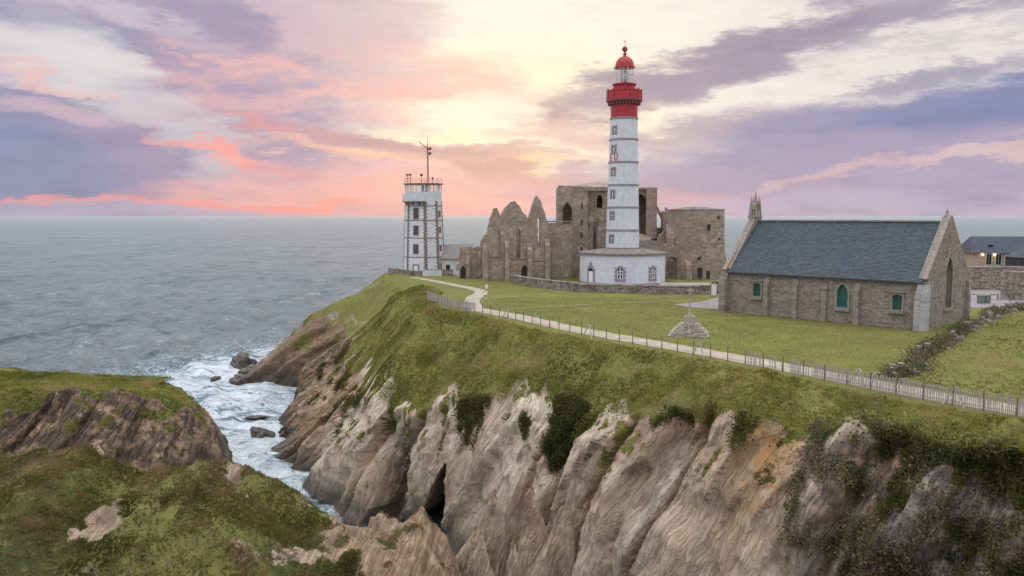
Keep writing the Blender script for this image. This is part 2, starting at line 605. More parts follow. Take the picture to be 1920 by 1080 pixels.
def terrain_mat():
    m, t, b = new_mat('headland_ground')
    geo = t.n('ShaderNodeNewGeometry')
    pos = geo.outputs['Position']
    veg, dark, ora, cs, lawn, ivy, tan = (t.attr(k) for k in ('veg', 'dark', 'ochre', 'strata', 'lawn', 'ivy', 'tan'))
    sp = t.n('ShaderNodeSeparateXYZ')
    t.link(pos, sp.inputs[0])
    cmb = t.n('ShaderNodeCombineXYZ')
    t.link(cs, cmb.inputs[0])
    t.link(t.math('MULTIPLY', sp.outputs[2], .22), cmb.inputs[1])
    st = cmb.outputs[0]
    # rock
    n1 = t.noise(st, .55, 7, .66, .6)
    n2 = t.noise(st, 2.4, 6, .7, .4)
    n3 = t.noise(pos, 1.1, 6, .68)
    n4 = t.noise(pos, .22, 4, .55)
    rock = t.ramp(n1, [(.22, (.28, .225, .165)), (.40, (.47, .405, .315)), (.58, (.58, .515, .41)), (.8, (.65, .59, .485))])
    rock = t.mix(t.rng(n4, .50, .72, 0, .7), rock, (.33, .245, .175))
    rock = t.mix(t.rng(n3, .52, .78, 0, .4), rock, (.24, .19, .145))
    rock = t.mix(t.rng(n2, .56, .74, 0, .5), rock, (.54, .50, .45))
    # joints and bedding: slabs split along the strata, each with its own tone
    jw = t.vmath('ADD', st, t.vmath('SCALE', t.vmath('SUBTRACT', t.noise(pos, .7, 4, .6, out='Color'), (.5, .5, .5)), .38))
    def joints(sc, seed):
        mp = t.mapping(jw, loc=(seed, seed * 2, 0), scale=(sc, sc * .95, 1))
        a = t.n('ShaderNodeTexVoronoi', feature='DISTANCE_TO_EDGE')
        t.put(a.inputs['Vector'], mp); a.inputs['Scale'].default_value = 1.0
        c = t.n('ShaderNodeTexVoronoi', feature='F1')
        t.put(c.inputs['Vector'], mp); c.inputs['Scale'].default_value = 1.0
        q = t.n('ShaderNodeSeparateColor'); t.link(c.outputs['Color'], q.inputs[0])
        return a.outputs['Distance'], q.outputs[0]
    e1, t1 = joints(.45, 3.1)
    t2 = t.noise(jw, 1.6, 3, .5)
    rock = t.mix(t.rng(t1, 0, 1, 0, .55), rock, t.mix(1.0, rock, (.60, .56, .52), 'MULTIPLY'))
    rock = t.mix(t.rng(t2, .45, .6, 0, .45), rock, t.mix(1.0, rock, (1.22, 1.2, 1.18), 'MULTIPLY'))
    crack = t.math('MINIMUM', e1, t.math('MULTIPLY', t.math('ABSOLUTE', t.math('SUBTRACT', t.noise(jw, 2.2, 4, .6), .5)), 1.5))
    rock = t.mix(t.math('MULTIPLY', t.rng(crack, .03, 0.0, 0, .5), t.rng(n3, .3, .6)), rock, (.07, .058, .05))
    rock = t.mix(t.math('MULTIPLY', ora, t.rng(n3, .25, .6)), rock, (.46, .28, .125))
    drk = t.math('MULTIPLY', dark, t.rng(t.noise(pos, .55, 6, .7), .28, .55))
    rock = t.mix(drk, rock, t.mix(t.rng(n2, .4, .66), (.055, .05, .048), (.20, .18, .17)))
    rock = t.mix(t.math('MULTIPLY', tan, t.rng(n3, .2, .55, .55, 1.0)), rock, t.mix(1.0, rock, (.70, .56, .43), 'MULTIPLY'))
    # wet, weedy zone just above the sea
    wet = t.rng(t.math('ADD', sp.outputs[2], t.math('MULTIPLY', t.math('SUBTRACT', n3, .5), 3.0)), 3.6, .8)
    rock = t.mix(t.math('MULTIPLY', wet, .8), rock, (.055, .045, .042))
    # rough slope grass
    g1 = t.noise(pos, .16, 5, .6)
    g2 = t.noise(pos, 1.3, 7, .72)
    g3 = t.noise(pos, 6, 5, .7)
    rg = t.ramp(g2, [(.2, (.085, .095, .026)), (.42, (.145, .155, .04)), (.6, (.20, .198, .054)), (.85, (.28, .24, .095))])
    rg = t.mix(t.rng(g1, .46, .68, 0, .7), rg, (.16, .13, .05))
    rg = t.mix(t.rng(t.noise(pos, .5, 6, .7), .6, .76, 0, .75), rg, (.22, .16, .10))
    rg = t.mix(t.rng(g3, .5, .8, 0, .5), rg, (.075, .095, .024))
    # mown lawn
    lw = t.ramp(t.noise(pos, .30, 8, .68, .3), [(p * .6 + .2, c) for p, c in GRASS_LAWN])
    lw = t.mix(t.rng(t.noise(pos, 3.5, 6, .75), .42, .75, 0, .4), lw, (.085, .10, .02))
    lw = t.mix(t.rng(t.noise(t.mapping(pos, rot=(0, 0, .5), scale=(.09, .35, 1)), 1.0, 6, .65), .55, .72, 0, .55), lw, (.19, .165, .06))
    lw = t.mix(t.rng(t.noise(pos, .07, 4, .6), .42, .62, 0, .55), lw, (.115, .105, .032))
    lw = t.mix(t.rng(t.noise(pos, .11, 5, .65, .4), .52, .66, 0, .5), lw, (.075, .10, .02))
    gr = t.mix(lawn, rg, lw)
    gr = t.mix(t.math('MULTIPLY', ivy, t.rng(t.noise(pos, 1.6, 5, .7), .3, .5)), gr, t.ramp(g3, [(.25, (.018, .028, .009)), (.7, (.07, .078, .018))]))
    vm = t.rng(t.math('ADD', veg, t.math('MULTIPLY', t.math('SUBTRACT', t.noise(pos, 1.8, 7, .75), .5), .9)), .40, .58)
    edge = t.math('MULTIPLY', t.rng(veg, .03, .45), t.rng(t.noise(pos, .9, 6, .7), .34, .56))
    rock = t.mix(t.math('MULTIPLY', edge, .9), rock, t.mix(t.rng(g2, .35, .65), (.15, .10, .065), (.30, .22, .15)))
    col = t.mix(vm, rock, gr)
    t.put(b.inputs['Base Color'], col)
    t.put(b.inputs['Roughness'], t.math('SUBTRACT', .93, t.math('MULTIPLY', wet, .45)))
    b.inputs['Specular IOR Level'].default_value = .3
    hr = t.math('ADD', t.math('MULTIPLY', n2, .45), t.math('ADD', t.math('MULTIPLY', n3, .45), t.math('ADD', t.math('MULTIPLY', t.rng(crack, 0.0, .09), .8), t.math('ADD', t.math('MULTIPLY', t1, .7), t.math('MULTIPLY', t2, .6)))))
    hg = t.math('MULTIPLY', t.math('ADD', g3, t.noise(pos, 14, 3, .6)), t.math('SUBTRACT', .8, t.math('MULTIPLY', lawn, .6)))
    h = t.n('ShaderNodeMix')
    t.put(h.inputs[0], vm); t.put(h.inputs[2], hr); t.put(h.inputs[3], hg)
    bump(t, b, h.outputs[0], .75, .18)
    return m


def sea_mat():
    m, t, b = new_mat('sea_water')
    geo = t.n('ShaderNodeNewGeometry')
    pos = geo.outputs['Position']
    shore = t.attr('shore')
    crest = t.attr('crest')
    wx = t.vmath('SCALE', t.vmath('SUBTRACT', t.noise(pos, .05, 4, .6, out='Color'), (.5, .5, .5)), 14.0)
    pw = t.vmath('ADD', pos, wx)
    f1 = t.noise(t.mapping(pw, rot=(0, 0, .7), scale=(.10, .22, .1)), 1.0, 9, .72, 1.2)
    f2 = t.noise(t.mapping(pw, rot=(0, 0, .5), scale=(.45, .8, .4)), 1.0, 7, .7, 1.5)
    fo = t.math('ADD', t.math('MULTIPLY', f1, .62), t.math('MULTIPLY', f2, .38))
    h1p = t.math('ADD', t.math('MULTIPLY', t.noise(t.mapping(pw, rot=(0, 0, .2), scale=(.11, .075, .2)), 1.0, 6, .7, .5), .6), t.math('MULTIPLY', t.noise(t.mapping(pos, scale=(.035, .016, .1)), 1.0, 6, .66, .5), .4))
    vein = t.math('ABSOLUTE', t.math('SUBTRACT', t.noise(pw, .24, 7, .7, 1.0), .5))
    thr = t.math('SUBTRACT', .66, t.math('MULTIPLY', shore, .235))
    foam = t.rng(t.math('SUBTRACT', fo, thr), -.01, .07)
    foam = t.math('MAXIMUM', foam, t.math('MULTIPLY', t.rng(vein, .035, .0), t.rng(shore, .15, .7, 0, .9)))
    foam = t.math('MAXIMUM', foam, t.math('MULTIPLY', t.rng(crest, .52, .85), t.rng(f2, .50, .64, 0, .6)))
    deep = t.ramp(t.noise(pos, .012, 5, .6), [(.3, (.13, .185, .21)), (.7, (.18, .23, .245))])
    deep = t.mix(t.rng(h1p, .50, .62, 0, .95), deep, (.05, .10, .115))  # wave shading painted into the water colour: dark patches, then light ones
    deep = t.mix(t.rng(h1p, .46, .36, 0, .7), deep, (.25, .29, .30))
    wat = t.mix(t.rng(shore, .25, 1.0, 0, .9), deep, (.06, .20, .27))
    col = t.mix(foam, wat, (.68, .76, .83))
    def ridged(v):
        return t.math('SUBTRACT', 1.0, t.math('ABSOLUTE', t.math('MULTIPLY_ADD', v, 2.0, -1.0)))
    h1 = ridged(t.noise(t.mapping(pw, rot=(0, 0, .35), scale=(.16, .13, .2)), 1.0, 7, .62, .4))
    h2 = ridged(t.noise(t.mapping(pos, rot=(0, 0, .15), scale=(.5, .6, 1)), 1.0, 5, .6, .4))
    h3 = t.noise(t.mapping(pos, rot=(0, 0, .2), scale=(.045, .03, .2)), 1.0, 5, .62, .3)
    h = t.math('ADD', t.math('MULTIPLY', h1, 3.2), t.math('ADD', t.math('MULTIPLY', h2, .6), t.math('MULTIPLY', h3, 6.0)))
    h = t.math('ADD', h, t.math('MULTIPLY', foam, .12))
    nb = t.n('ShaderNodeBump')
    nb.inputs['Strength'].default_value = 1.0
    nb.inputs['Distance'].default_value = 1.0
    t.put(nb.inputs['Height'], h)
    df = t.n('ShaderNodeBsdfDiffuse'); gl = t.n('ShaderNodeBsdfGlossy')
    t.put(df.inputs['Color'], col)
    gl.inputs['Color'].default_value = (.85, .9, .95, 1)
    gl.inputs['Roughness'].default_value = .2
    t.link(nb.outputs[0], df.inputs['Normal']); t.link(nb.outputs[0], gl.inputs['Normal'])
    fr = t.n('ShaderNodeFresnel'); fr.inputs['IOR'].default_value = 1.33
    t.link(nb.outputs[0], fr.inputs['Normal'])
    k = t.math('MULTIPLY', t.math('MINIMUM', fr.outputs[0], .5), t.math('SUBTRACT', 1.0, foam))
    ms = t.n('ShaderNodeMixShader')
    t.put(ms.inputs[0], k); t.link(df.outputs[0], ms.inputs[1]); t.link(gl.outputs[0], ms.inputs[2])
    t.link(ms.outputs[0], m.node_tree.nodes['Material Output'].inputs[0])
    m.node_tree.nodes.remove(b)
    return m


M = {}
M['ground'] = terrain_mat()
M['sea'] = sea_mat()
M['abbey'] = stone_mat('abbey_stone', [(.19, .145, .115), (.29, .23, .18), (.35, .285, .23), (.44, .37, .305)], .75, .45, bmp=.9, moss=.4, rough_k=.6)
M['wallstone'] = stone_mat('wall_stone', [(.17, .15, .125), (.25, .22, .19), (.31, .28, .24), (.37, .34, .31)], .5, .28)
M['chapel'] = stone_mat('chapel_bedding', [(.19, .17, .14), (.23, .20, .17), (.27, .24, .20), (.30, .27, .23)], .4, .22)
M['white'] = plain('white_render', (.60, .64, .69), .75, .06, 1.2, dirt=((.40, .38, .34), .5), bmp=.08)
M['track'] = plain('worn_grass', (.24, .225, .11), .95, .2, .9)
M['gallery'] = plain('gallery_stone', (.24, .10, .085), .8, .25, 4)
M['band'] = plain('granite_band', (.29, .275, .265), .8, .2, 5)
M['quoin'] = plain('quoin_granite', (.24, .19, .15), .85, .25, 5)
M['red'] = plain('red_paint', (.43, .028, .042), .5, .14, 1.5, dirt=((.24, .03, .03), .6))
M['concrete'] = plain('roof_concrete', (.20, .185, .165), .9, .2, 1.0, bmp=.2)
M['dark'] = plain('dark_iron', (.05, .045, .045), .55, .2, 6)
M['rust'] = plain('rusty_steel', (.17, .075, .05), .7, .3, 8)
M['slate'] = None
M['wood'] = plain('weathered_wood', (.40, .375, .35), .85, .18, 5)
M['darkwood'] = plain('brown_wood', (.20, .16, .13), .85, .2, 5)
M['path'] = plain('gravel_path', (.37, .32, .265), .95, .16, .9, bmp=.5)
M['paving'] = plain('pale_paving', (.24, .225, .235), .9, .12, .6, bmp=.2)
M['bin'] = plain('green_bin', (.14, .20, .16), .5, .1, 3)
M['signw'] = plain('sign_white', (.72, .72, .70), .6, .05, 4)
M['black_glass'] = plain('dark_pane', (.025, .03, .035), .12, .1, 2)
M['frame'] = plain('white_frame', (.75, .76, .77), .6, .04, 3)
M['opening'] = plain('opening_shade', (.035, .03, .028), .9, .2, 3)  # near-black: the shade inside slits, recesses and openings put into the colour


def slate_mat(name, a, bcol, c3):
    m, t, b = new_mat(name)
    co = t.n('ShaderNodeTexCoord').outputs['UV'] if False else t.n('ShaderNodeTexCoord').outputs['Object']
    br = t.n('ShaderNodeTexBrick')
    t.put(br.inputs['Vector'], t.mapping(co, rot=(R(90), 0, 0)))
    br.inputs['Color1'].default_value = (*a, 1)
    br.inputs['Color2'].default_value = (*bcol, 1)
    br.inputs['Mortar'].default_value = tuple(x * .45 for x in a) + (1,)
    br.inputs['Scale'].default_value = 1.0
    br.inputs['Brick Width'].default_value = .34
    br.inputs['Row Height'].default_value = .17
    br.inputs['Mortar Size'].default_value = .012
    br.inputs['Mortar Smooth'].default_value = .3
    br.inputs['Bias'].default_value = .1
    n = t.noise(co, .45, 6, .7)
    n2 = t.noise(t.mapping(co, scale=(1.2, .35, .35)), 1.0, 5, .65)
    c = t.mix(t.rng(n, .42, .68, 0, .55), br.outputs[0], c3)
    c = t.mix(t.rng(n2, .5, .75, 0, .5), c, tuple(x * 1.4 for x in a))
    c = t.mix(t.rng(t.noise(co, 2.2, 5, .7), .62, .74, 0, .8), c, tuple(x * .45 for x in bcol))
    t.put(b.inputs['Base Color'], c)
    t.put(b.inputs['Roughness'], t.rng(t.noise(co, 3, 4, .6), .3, .7, .48, .72))
    bump(t, b, t.math('SUBTRACT', t.noise(co, 5, 4, .6), br.outputs['Fac']), .5, .03)
    return m


M['slate'] = slate_mat('slate_roof', (.055, .085, .125), (.085, .115, .15), (.10, .115, .125))
M['slate2'] = slate_mat('dark_slate_roof', (.022, .03, .06), (.035, .045, .08), (.05, .055, .08))


def stones_mat(name, cols):
    """loose building stones, each with its own colour"""
    m, t, b = new_mat(name)
    co = t.n('ShaderNodeTexCoord').outputs['Object']
    geo = t.n('ShaderNodeNewGeometry')
    rnd = t.attr('tone')
    c = t.ramp(rnd, [(i / (len(cols) - 1), q) for i, q in enumerate(cols)])
    c = t.mix(t.rng(t.noise(co, 5, 5, .65), .35, .75, 0, .5), c, tuple(x * .5 for x in cols[1]))
    c = t.mix(t.rng(t.noise(co, .6, 5, .65), .5, .75, 0, .55), c, (.13, .125, .075))
    c = t.mix(t.rng(t.noise(co, 1.7, 6, .7), .6, .72, 0, .55), c, (.42, .41, .38))
    t.put(b.inputs['Base Color'], c)
    b.inputs['Roughness'].default_value = .92
    bump(t, b, t.noise(co, 9, 5, .65), .5, .04)
    return m


M['stones'] = stones_mat('rubble_stones', [(.19, .17, .145), (.28, .245, .205), (.33, .295, .25), (.31, .26, .22), (.39, .36, .325)])
M['stones_wall'] = stones_mat('lichen_stones', [(.15, .135, .12), (.22, .20, .175), (.29, .27, .24), (.36, .34, .31)])


def foliage_mat(name, stops, rough=.8):
    m, t, b = new_mat(name)
    c = t.ramp(t.attr('tone'), stops)
    t.put(b.inputs['Base Color'], c)
    b.inputs['Roughness'].default_value = rough
    b.inputs['Specular IOR Level'].default_value = .2
    tr = t.n('ShaderNodeBsdfTranslucent')
    t.put(tr.inputs[0], c)
    mx = t.n('ShaderNodeMixShader')
    mx.inputs[0].default_value = .45
    out = m.node_tree.nodes['Material Output']
    t.link(b.outputs[0], mx.inputs[1]); t.link(tr.outputs[0], mx.inputs[2]); t.link(mx.outputs[0], out.inputs[0])
    return m


M['tuft'] = foliage_mat('rough_grass', [(0, (.105, .125, .032)), (.35, (.20, .215, .052)), (.65, (.29, .285, .078)), (.86, (.38, .325, .13)), (1, (.41, .30, .18))])
M['leaf'] = foliage_mat('dark_leaves', [(0, (.03, .038, .012)), (.5, (.072, .08, .021)), (.85, (.12, .115, .032)), (1, (.18, .15, .06))])
M['knolltuft'] = foliage_mat('knoll_grass', [(0, (.055, .06, .018)), (.35, (.115, .112, .032)), (.65, (.18, .155, .052)), (.86, (.25, .195, .09)), (1, (.26, .18, .11))])
M['lawnblade'] = foliage_mat('lawn_blades', [(0, (.105, .12, .025)), (.5, (.145, .165, .032)), (1, (.20, .19, .048))])
M['scrub'] = foliage_mat('dry_scrub', [(0, (.05, .06, .028)), (.4, (.105, .115, .045)), (.62, (.17, .145, .09)), (1, (.30, .235, .165))])


# ------------------------------------------------------------------ terrain
def hermite_cols(P, closed, counts, par):
    """P: stations x 3 ; counts: samples per interval ; chord-parametrised smooth curve"""
    n = len(P)
    out = []
    seg = n if closed else n - 1
    for i in range(seg):
        a, b = P[i], P[(i + 1) % n]
        pm = P[i - 1] if (closed or i > 0) else a
        pn = P[(i + 2) % n] if (closed or i + 2 < n) else b
        h0, h1, h2 = par[(i - 1) % len(par)], par[i], par[(i + 1) % len(par)]
        ta = ((a - pm) / h0 * h1 + (b - a) / h1 * h0) / (h0 + h1) if not np.allclose(a, pm) else (b - a) / h1
        tb = ((b - a) / h1 * h2 + (pn - b) / h2 * h1) / (h1 + h2) if not np.allclose(b, pn) else (b - a) / h1
        t = np.linspace(0, 1, counts[i], endpoint=False)[:, None]
        t2, t3 = t * t, t * t * t
        out.append((2 * t3 - 3 * t2 + 1) * a + (t3 - 2 * t2 + t) * ta * h1 + (-2 * t3 + 3 * t2) * b + (t3 - t2) * tb * h1)
    return np.concatenate(out)


def loft(stations, rows, ds, closed=True):
    S = np.array(stations, dtype=float)          # stations x curves x 3
    n, K = S.shape[:2]
    seg = n if closed else n - 1
    mid = S.mean(1)
    par = [max(.5, float(np.linalg.norm(mid[(i + 1) % n] - mid[i]))) for i in range(seg)]
    counts = [max(2, int(par[i] / ds[i])) for i in range(seg)]
    curves = [hermite_cols(S[:, k], closed, counts, par) for k in range(K)]
    sidx = np.concatenate([i + np.arange(c) / c for i, c in enumerate(counts)])
    sl = np.concatenate([[0], np.cumsum(np.repeat([p / c for p, c in zip(par, counts)], counts))])[:-1]
    R_, tt = [], []
    for k in range(K - 1):
        last = k == K - 2
        for t in np.linspace(0, 1, rows[k] + (1 if last else 0), endpoint=last):
            R_.append(curves[k] * (1 - t) + curves[k + 1] * t)
            tt.append(k + t)
    V = np.stack(R_)
    return V, np.array(tt), sidx, sl


def smooth_rows(V, lo, hi, it):
    for _ in range(it):
        m = V.copy()
        m[1:-1] = .25 * V[:-2] + .5 * V[1:-1] + .25 * V[2:]
        V[lo:hi] = m[lo:hi]
    return V


def outward(V, r, closed=True):
    c = V[r].mean(0)[:, :2]
    k = 25
    pad = np.concatenate([c[-k:], c, c[:k]]) if closed else np.concatenate([np.repeat(c[:1], k, 0), c, np.repeat(c[-1:], k, 0)])
    ker = np.ones(2 * k + 1) / (2 * k + 1)
    sm = np.stack([np.convolve(pad[:, i], ker, 'valid') for i in range(2)], 1)
    tg = np.gradient(sm, axis=0)
    tg /= np.linalg.norm(tg, axis=1, keepdims=True) + 1e-9
    return np.stack([tg[:, 1], -tg[:, 0]], 1)      # right-hand side of travel


def cliff_shape(V, tt, sl, nrm, g0=2.0, amp=1.0, seed=0, k=.40, along=None):
    """slabby, slanting rock below the grass edge, hummocks above it"""
    T = np.broadcast_to(tt[:, None], V.shape[:2])
    Sx = np.broadcast_to(sl[None], V.shape[:2])
    z = V[..., 2]
    c = Sx - k * z
    wc = sstep(T, g0 - .12, g0 + .35)
    wrp = .35 * fbm(Sx / 4, z / 5, z * 0, 2, seed + 40)
    big = vnoise(c / 8.5, z / 30, Sx * 0 + seed, seed + 5)
    slab = facets(c / 4.8 + wrp * .5, z / 13 + wrp * .3, seed + 11, 1.0, 18.0)
    gul = np.abs(vnoise(c / 5.2, z / 40, Sx * 0 + 3.3 + seed, seed + 6))
    d = .8 * big + 2.5 * slab - 1.8 * np.clip(1 - gul / .13, 0, 1)
    d = d + .65 * facets(c / 2.0 + wrp * .5, z / 4.6 + wrp * .5, seed + 21, 1.3, 30.0) + .27 * facets(c / .85 + wrp * .5, z / 1.7 + wrp * .5, seed + 31, 1.3, 30.0)
    fr = (c / 2.1 + .55 * fbm(Sx / 4, z / 8, z * 0, 2, seed + 45)) % 1.0      # bedding: thin slabs broken off in steps
    bed = np.where(fr < .86, fr / .86, (1 - fr) / .14) - .5
    d = d + .36 * bed * sstep(vnoise(c / 3.3, z / 4, z * 0, seed + 46), -.35, .35)
    fine = fbm(V[..., 0] * .9, V[..., 1] * .9, z * .9, 4, seed + 50)
    d = d + .14 * fine
    seam = np.exp(-(gul / .16) ** 2)
    if along is not None:
        d = d * along[None]
    d = d * wc * amp
    V[..., 0] += d * nrm[None, :, 0]
    V[..., 1] += d * nrm[None, :, 1]
    V[..., 2] += wc * amp * .18 * facets(c / 1.1, z / 2.5, seed + 61) * (z > 0.5)
    wg = sstep(T, .05, .8) * (1 - sstep(T, g0 + .05, g0 + .4))
    V[..., 2] += wg * (.55 * vnoise(V[..., 0] / 4.5, V[..., 1] / 4.5, z * 0, seed + 70) + .36 * fbm(V[..., 0] / 1.5, V[..., 1] / 1.5, z * 0, 3, seed + 71))
    return c, seam * wc


MAIN = [
    [(-14, 166, ZP), (-17, 172, 19.0), (-24, 177, 11), (-30, 180, 5), (-37, 183, -2)],
    [(-23.6, 158.5, ZP), (-25, 160, 19.1), (-31.87, 161, 12.28), (-43, 166, 6), (-52, 168, -2)],
    [(-21.8, 151, ZP), (-23, 150.5, 19.1), (-37.81, 153, 11.76), (-46.37, 151, 3.39), (-52.5, 150, -2)],
    [(-20, 143, ZP), (-22, 143, 18.9), (-31.01, 144, 9.67), (-38.5, 142.5, 4), (-39.6, 142, -2)],
    [(-14.5, 131, ZP), (-19.4, 131, 18.4), (-26.55, 128, 10.56), (-34, 131, 4.5), (-38.2, 132, -2)],
    [(-9.8, 119, ZP), (-15.6, 117.8, 18.3), (-24.07, 115, 9.66), (-30.58, 114.5, 4.41), (-35.5, 115, -2)],
    [(-9.6, 107, ZP), (-13.5, 105.8, 18.4), (-20.62, 103, 9.63), (-25.65, 102, 4.35), (-30.9, 101.5, -2)],
    [(-8.9, 100, ZP), (-11.4, 98.6, 18.8), (-17.45, 92, 10.27), (-20.69, 91.5, 4.87), (-24.0, 91.5, -2)],
    [(-7.2, 94.6, ZP), (-9.2, 92.4, 18.9), (-14.81, 84, 11.49), (-17.36, 81.5, 5.74), (-17.2, 77.6, -2)],
    [(-4.4, 91.4, ZP), (-6.0, 88.9, 19.0), (-10.65, 80.5, 11.19), (-11.59, 79, 6.51), (-11.0, 76.0, -2)],
    [(-1.0, 85.4, ZP), (-2.5, 83.2, 19.1), (-4.55, 74.5, 13.7), (-5.59, 73, 7.35), (-6.2, 70.8, -2)],
    [(1.9, 80.2, ZP), (.5, 78.2, 19.1), (0.0, 69, 14.78), (-1.38, 67, 8.35), (-2.4, 64.4, -2)],
    [(5.2, 75.0, ZP), (3.9, 73.2, 19.2), (3.48, 64, 15.08), (2.11, 61.6, 9.31), (1.27, 60.91, -2)],
    [(8.6, 70.0, ZP), (7.3, 68.3, 19.2), (6.16, 60.5, 16.11), (4.79, 58.2, 10.51), (4.87, 55.65, -2)],
    [(12.9, 64.2, ZP), (11.7, 62.7, 19.3), (10.83, 55, 17.31), (9.44, 53, 12.34), (8.5, 50.33, -2)],
    [(17.2, 58.0, ZP), (16.0, 56.7, 19.4), (15.12, 50.6, 18.06), (13.45, 48.8, 13.47), (12.15, 45.18, -2)],
    [(20.2, 53.4, ZP), (19.1, 52.3, 19.5), (18.05, 47.4, 18.45), (16.26, 45.4, 14.38), (14.81, 42.54, -2)],
    [(23.4, 48.5, ZP), (22.5, 47.5, 19.5), (20.76, 44.2, 18.78), (19.13, 42.2, 14.95), (17.61, 39.45, -2)],
    [(26.1, 44.8, ZP), (25.3, 43.7, 19.5), (23.6, 41.2, 18.75), (21.97, 39.2, 15.54), (20.42, 36.43, -2)],
    [(28.4, 41.8, ZP), (27.6, 40.5, 19.5), (25.18, 38.4, 18.77), (23.56, 36.6, 16.04), (22.28, 34.09, -2)],
    [(34.5, 35, ZP), (34, 33.4, 19.6), (33, 31.4, 18.8), (31, 29, 9), (29, 26.5, -2)],
    [(47, 26.5, ZP), (46.6, 24.8, 19.6), (46, 22.6, 18.8), (44.5, 20, 9), (43, 17, -2)],
    [(76, 18, ZP), (75.6, 16.4, 19.6), (75, 14, 18.8), (74, 12, 9), (73, 9, -2)],
    [(130, 18, ZP), (130, 16, 19.6), (130, 14, 18.8), (131, 11, 9), (132, 8, -2)],
    [(196, 60, ZP), (198, 59, 19.6), (201, 58, 18), (205, 57, 9), (209, 56, -2)],
    [(196, 165, ZP), (198, 166, 19.6), (201, 168, 17), (207, 170, 9), (213, 172, -2)],
    [(150, 196, ZP), (151, 198, 19.4), (152, 203, 15), (154, 212, 7), (156, 222, -2)],
    [(100, 198, ZP), (100, 200, 19.4), (100, 206, 15), (100, 215, 7), (100, 225, -2)],
    [(52, 186, ZP), (52, 188, 19.4), (51, 194, 15), (50, 203, 7), (49, 212, -2)],
    [(20, 174, ZP), (19.5, 176, 19.4), (17, 182, 14), (14, 190, 7), (11, 198, -2)],
    [(3, 170, ZP), (2.5, 172, 19.4), (0, 178, 13), (-4, 184, 7), (-9, 191, -2)],
]
ds = []
for i in range(len(MAIN)):
    ds.append(.45 if i in (0, 1) else .3 if i < 5 else .19 if i < 20 else .6 if i < 22 else 2.5)
V, tt, sidx, sl = loft(MAIN, [10, 62, 74, 64], ds)
r1, r2 = 10, 72
V = smooth_rows(V, 2, len(tt) - 2, 14)
nrm = outward(V, slice(r2, None))
along = 1 - .45 * np.exp(-((sidx - 10.2) / 1.5) ** 2)
cs, seam = cliff_shape(V, tt, sl, nrm, 2.0, 1.0, 0, along=along)
T = np.broadcast_to(tt[:, None], V.shape[:2])
SI = np.broadcast_to(sidx[None], V.shape[:2])
X, Y, Zz = V[..., 0], V[..., 1], V[..., 2]
# sea cave: a tall cleft at the foot of the pale slabs
def cleft(cx, cy, half, apex, depth, lean=.25, into=None, tv=(.55, -.83)):
    q = (X - cx) * tv[0] + (Y - cy) * tv[1] - lean * (Zz - 1)
    wid = half * np.clip((apex - Zz) / apex, 0, 1) + 1e-3
    g = np.clip(1 - np.abs(q) / wid, 0, 1) ** .35 * (Zz < apex) * (np.hypot(X - cx, Y - cy) < 14) * (T > 2.2)
    V[..., 0] += depth * g * (into[0] if into else -nrm[None, :, 0])
    V[..., 1] += depth * g * (into[1] if into else -nrm[None, :, 1])
cleft(-8.2, 73.0, 3.4, 7.8, 9.0, .22, (.12, .99), (.85, -.52))
cleft(-13.0, 77.5, 1.7, 9.0, 3.0, .1)
cleft(-38.5, 139.0, 5.0, 8.5, 6.0, .0)
# how far the plants hang over the edge, along the shore
hang = .30 * fbm(sl / 3.2, sl * 0, sl * 0 + 2, 3, 90) + .12 * fbm(sl / .9, sl * 0, sl * 0 + 4, 2, 91) - .02
hang += .72 * np.exp(-((sidx - 12.3) / .26) ** 2) + .30 * np.exp(-((sidx - 10.3) / .10) ** 2) + .36 * np.exp(-((sidx - 8.6) / .12) ** 2)
hang += .22 * sstep(sidx, 16.3, 17.6) * (sidx < 22) - .15 * np.exp(-((sidx - 15.6) / .7) ** 2) - .15 * np.exp(-((sidx - 11.2) / .5) ** 2)
veg = 1 - sstep(T, 2.0 + hang[None] - .12, 2.0 + hang[None] + .16)
right = sstep(SI, 16.0, 17.4) * (SI < 22.5)
patch = sstep(fbm(X / 1.6, Y / 1.6, Zz / 1.6, 4, 95), .05, .55)
veg = np.maximum(veg, right * patch * (1 - sstep(T, 2.9, 3.6)) * .85)
veg = np.maximum(veg, .75 * sstep(fbm(X / 1.1, Y / 1.1, Zz / 2.2, 3, 97), .42, .7) * (1 - sstep(T, 2.5, 3.2)))
ivy = np.exp(-((SI - 12.5) / .36) ** 2) * sstep(T, 1.72, 1.95) + .4 * right * sstep(T, 1.6, 2.1) + .5 * sstep(T, 1.9, 2.08) * sstep(fbm(sl / 4, sl * 0, sl * 0, 2, 99), -.1, .4)[None]
ivy = np.clip(ivy, 0, 1)
dark = np.clip(1.0 * sstep(SI, 15.4, 16.8) * (SI < 22.5) * sstep(T, 1.9, 2.4) + .55 * (1 - sstep(SI, 4.4, 5.6)) * (SI > .5) + .45 * np.exp(-((SI - 14.1) / .3) ** 2) * (T > 2.3) + .9 * np.exp(-((SI - 8.95) / .28) ** 2) * sstep(T, 2.1, 2.5), 0, 1)
ochre = np.clip(1.4 * np.exp(-((SI - 15.55) / .5) ** 2) * sstep(T, 1.95, 2.1) * (1 - sstep(T, 2.5, 3.4)) + .6 * np.exp(-((SI - 14.3) / .25) ** 2) * (1 - sstep(T, 2.3, 2.9)), 0, 1)
lawn = 1 - sstep(T, .0, .35)
tan = np.clip(.85 * seam + .75 * (1 - sstep(SI, 6.2, 7.6)) + .55 * np.exp(-((SI - 14.6) / 1.3) ** 2) * (.5 + .8 * vnoise(cs / 2.2, Zz / 12, Zz * 0, 120)), 0, 1) * (T > 1.9)
main_attr = dict(tan=tan, veg=veg, dark=dark, ochre=ochre, strata=cs, lawn=lawn, ivy=ivy)
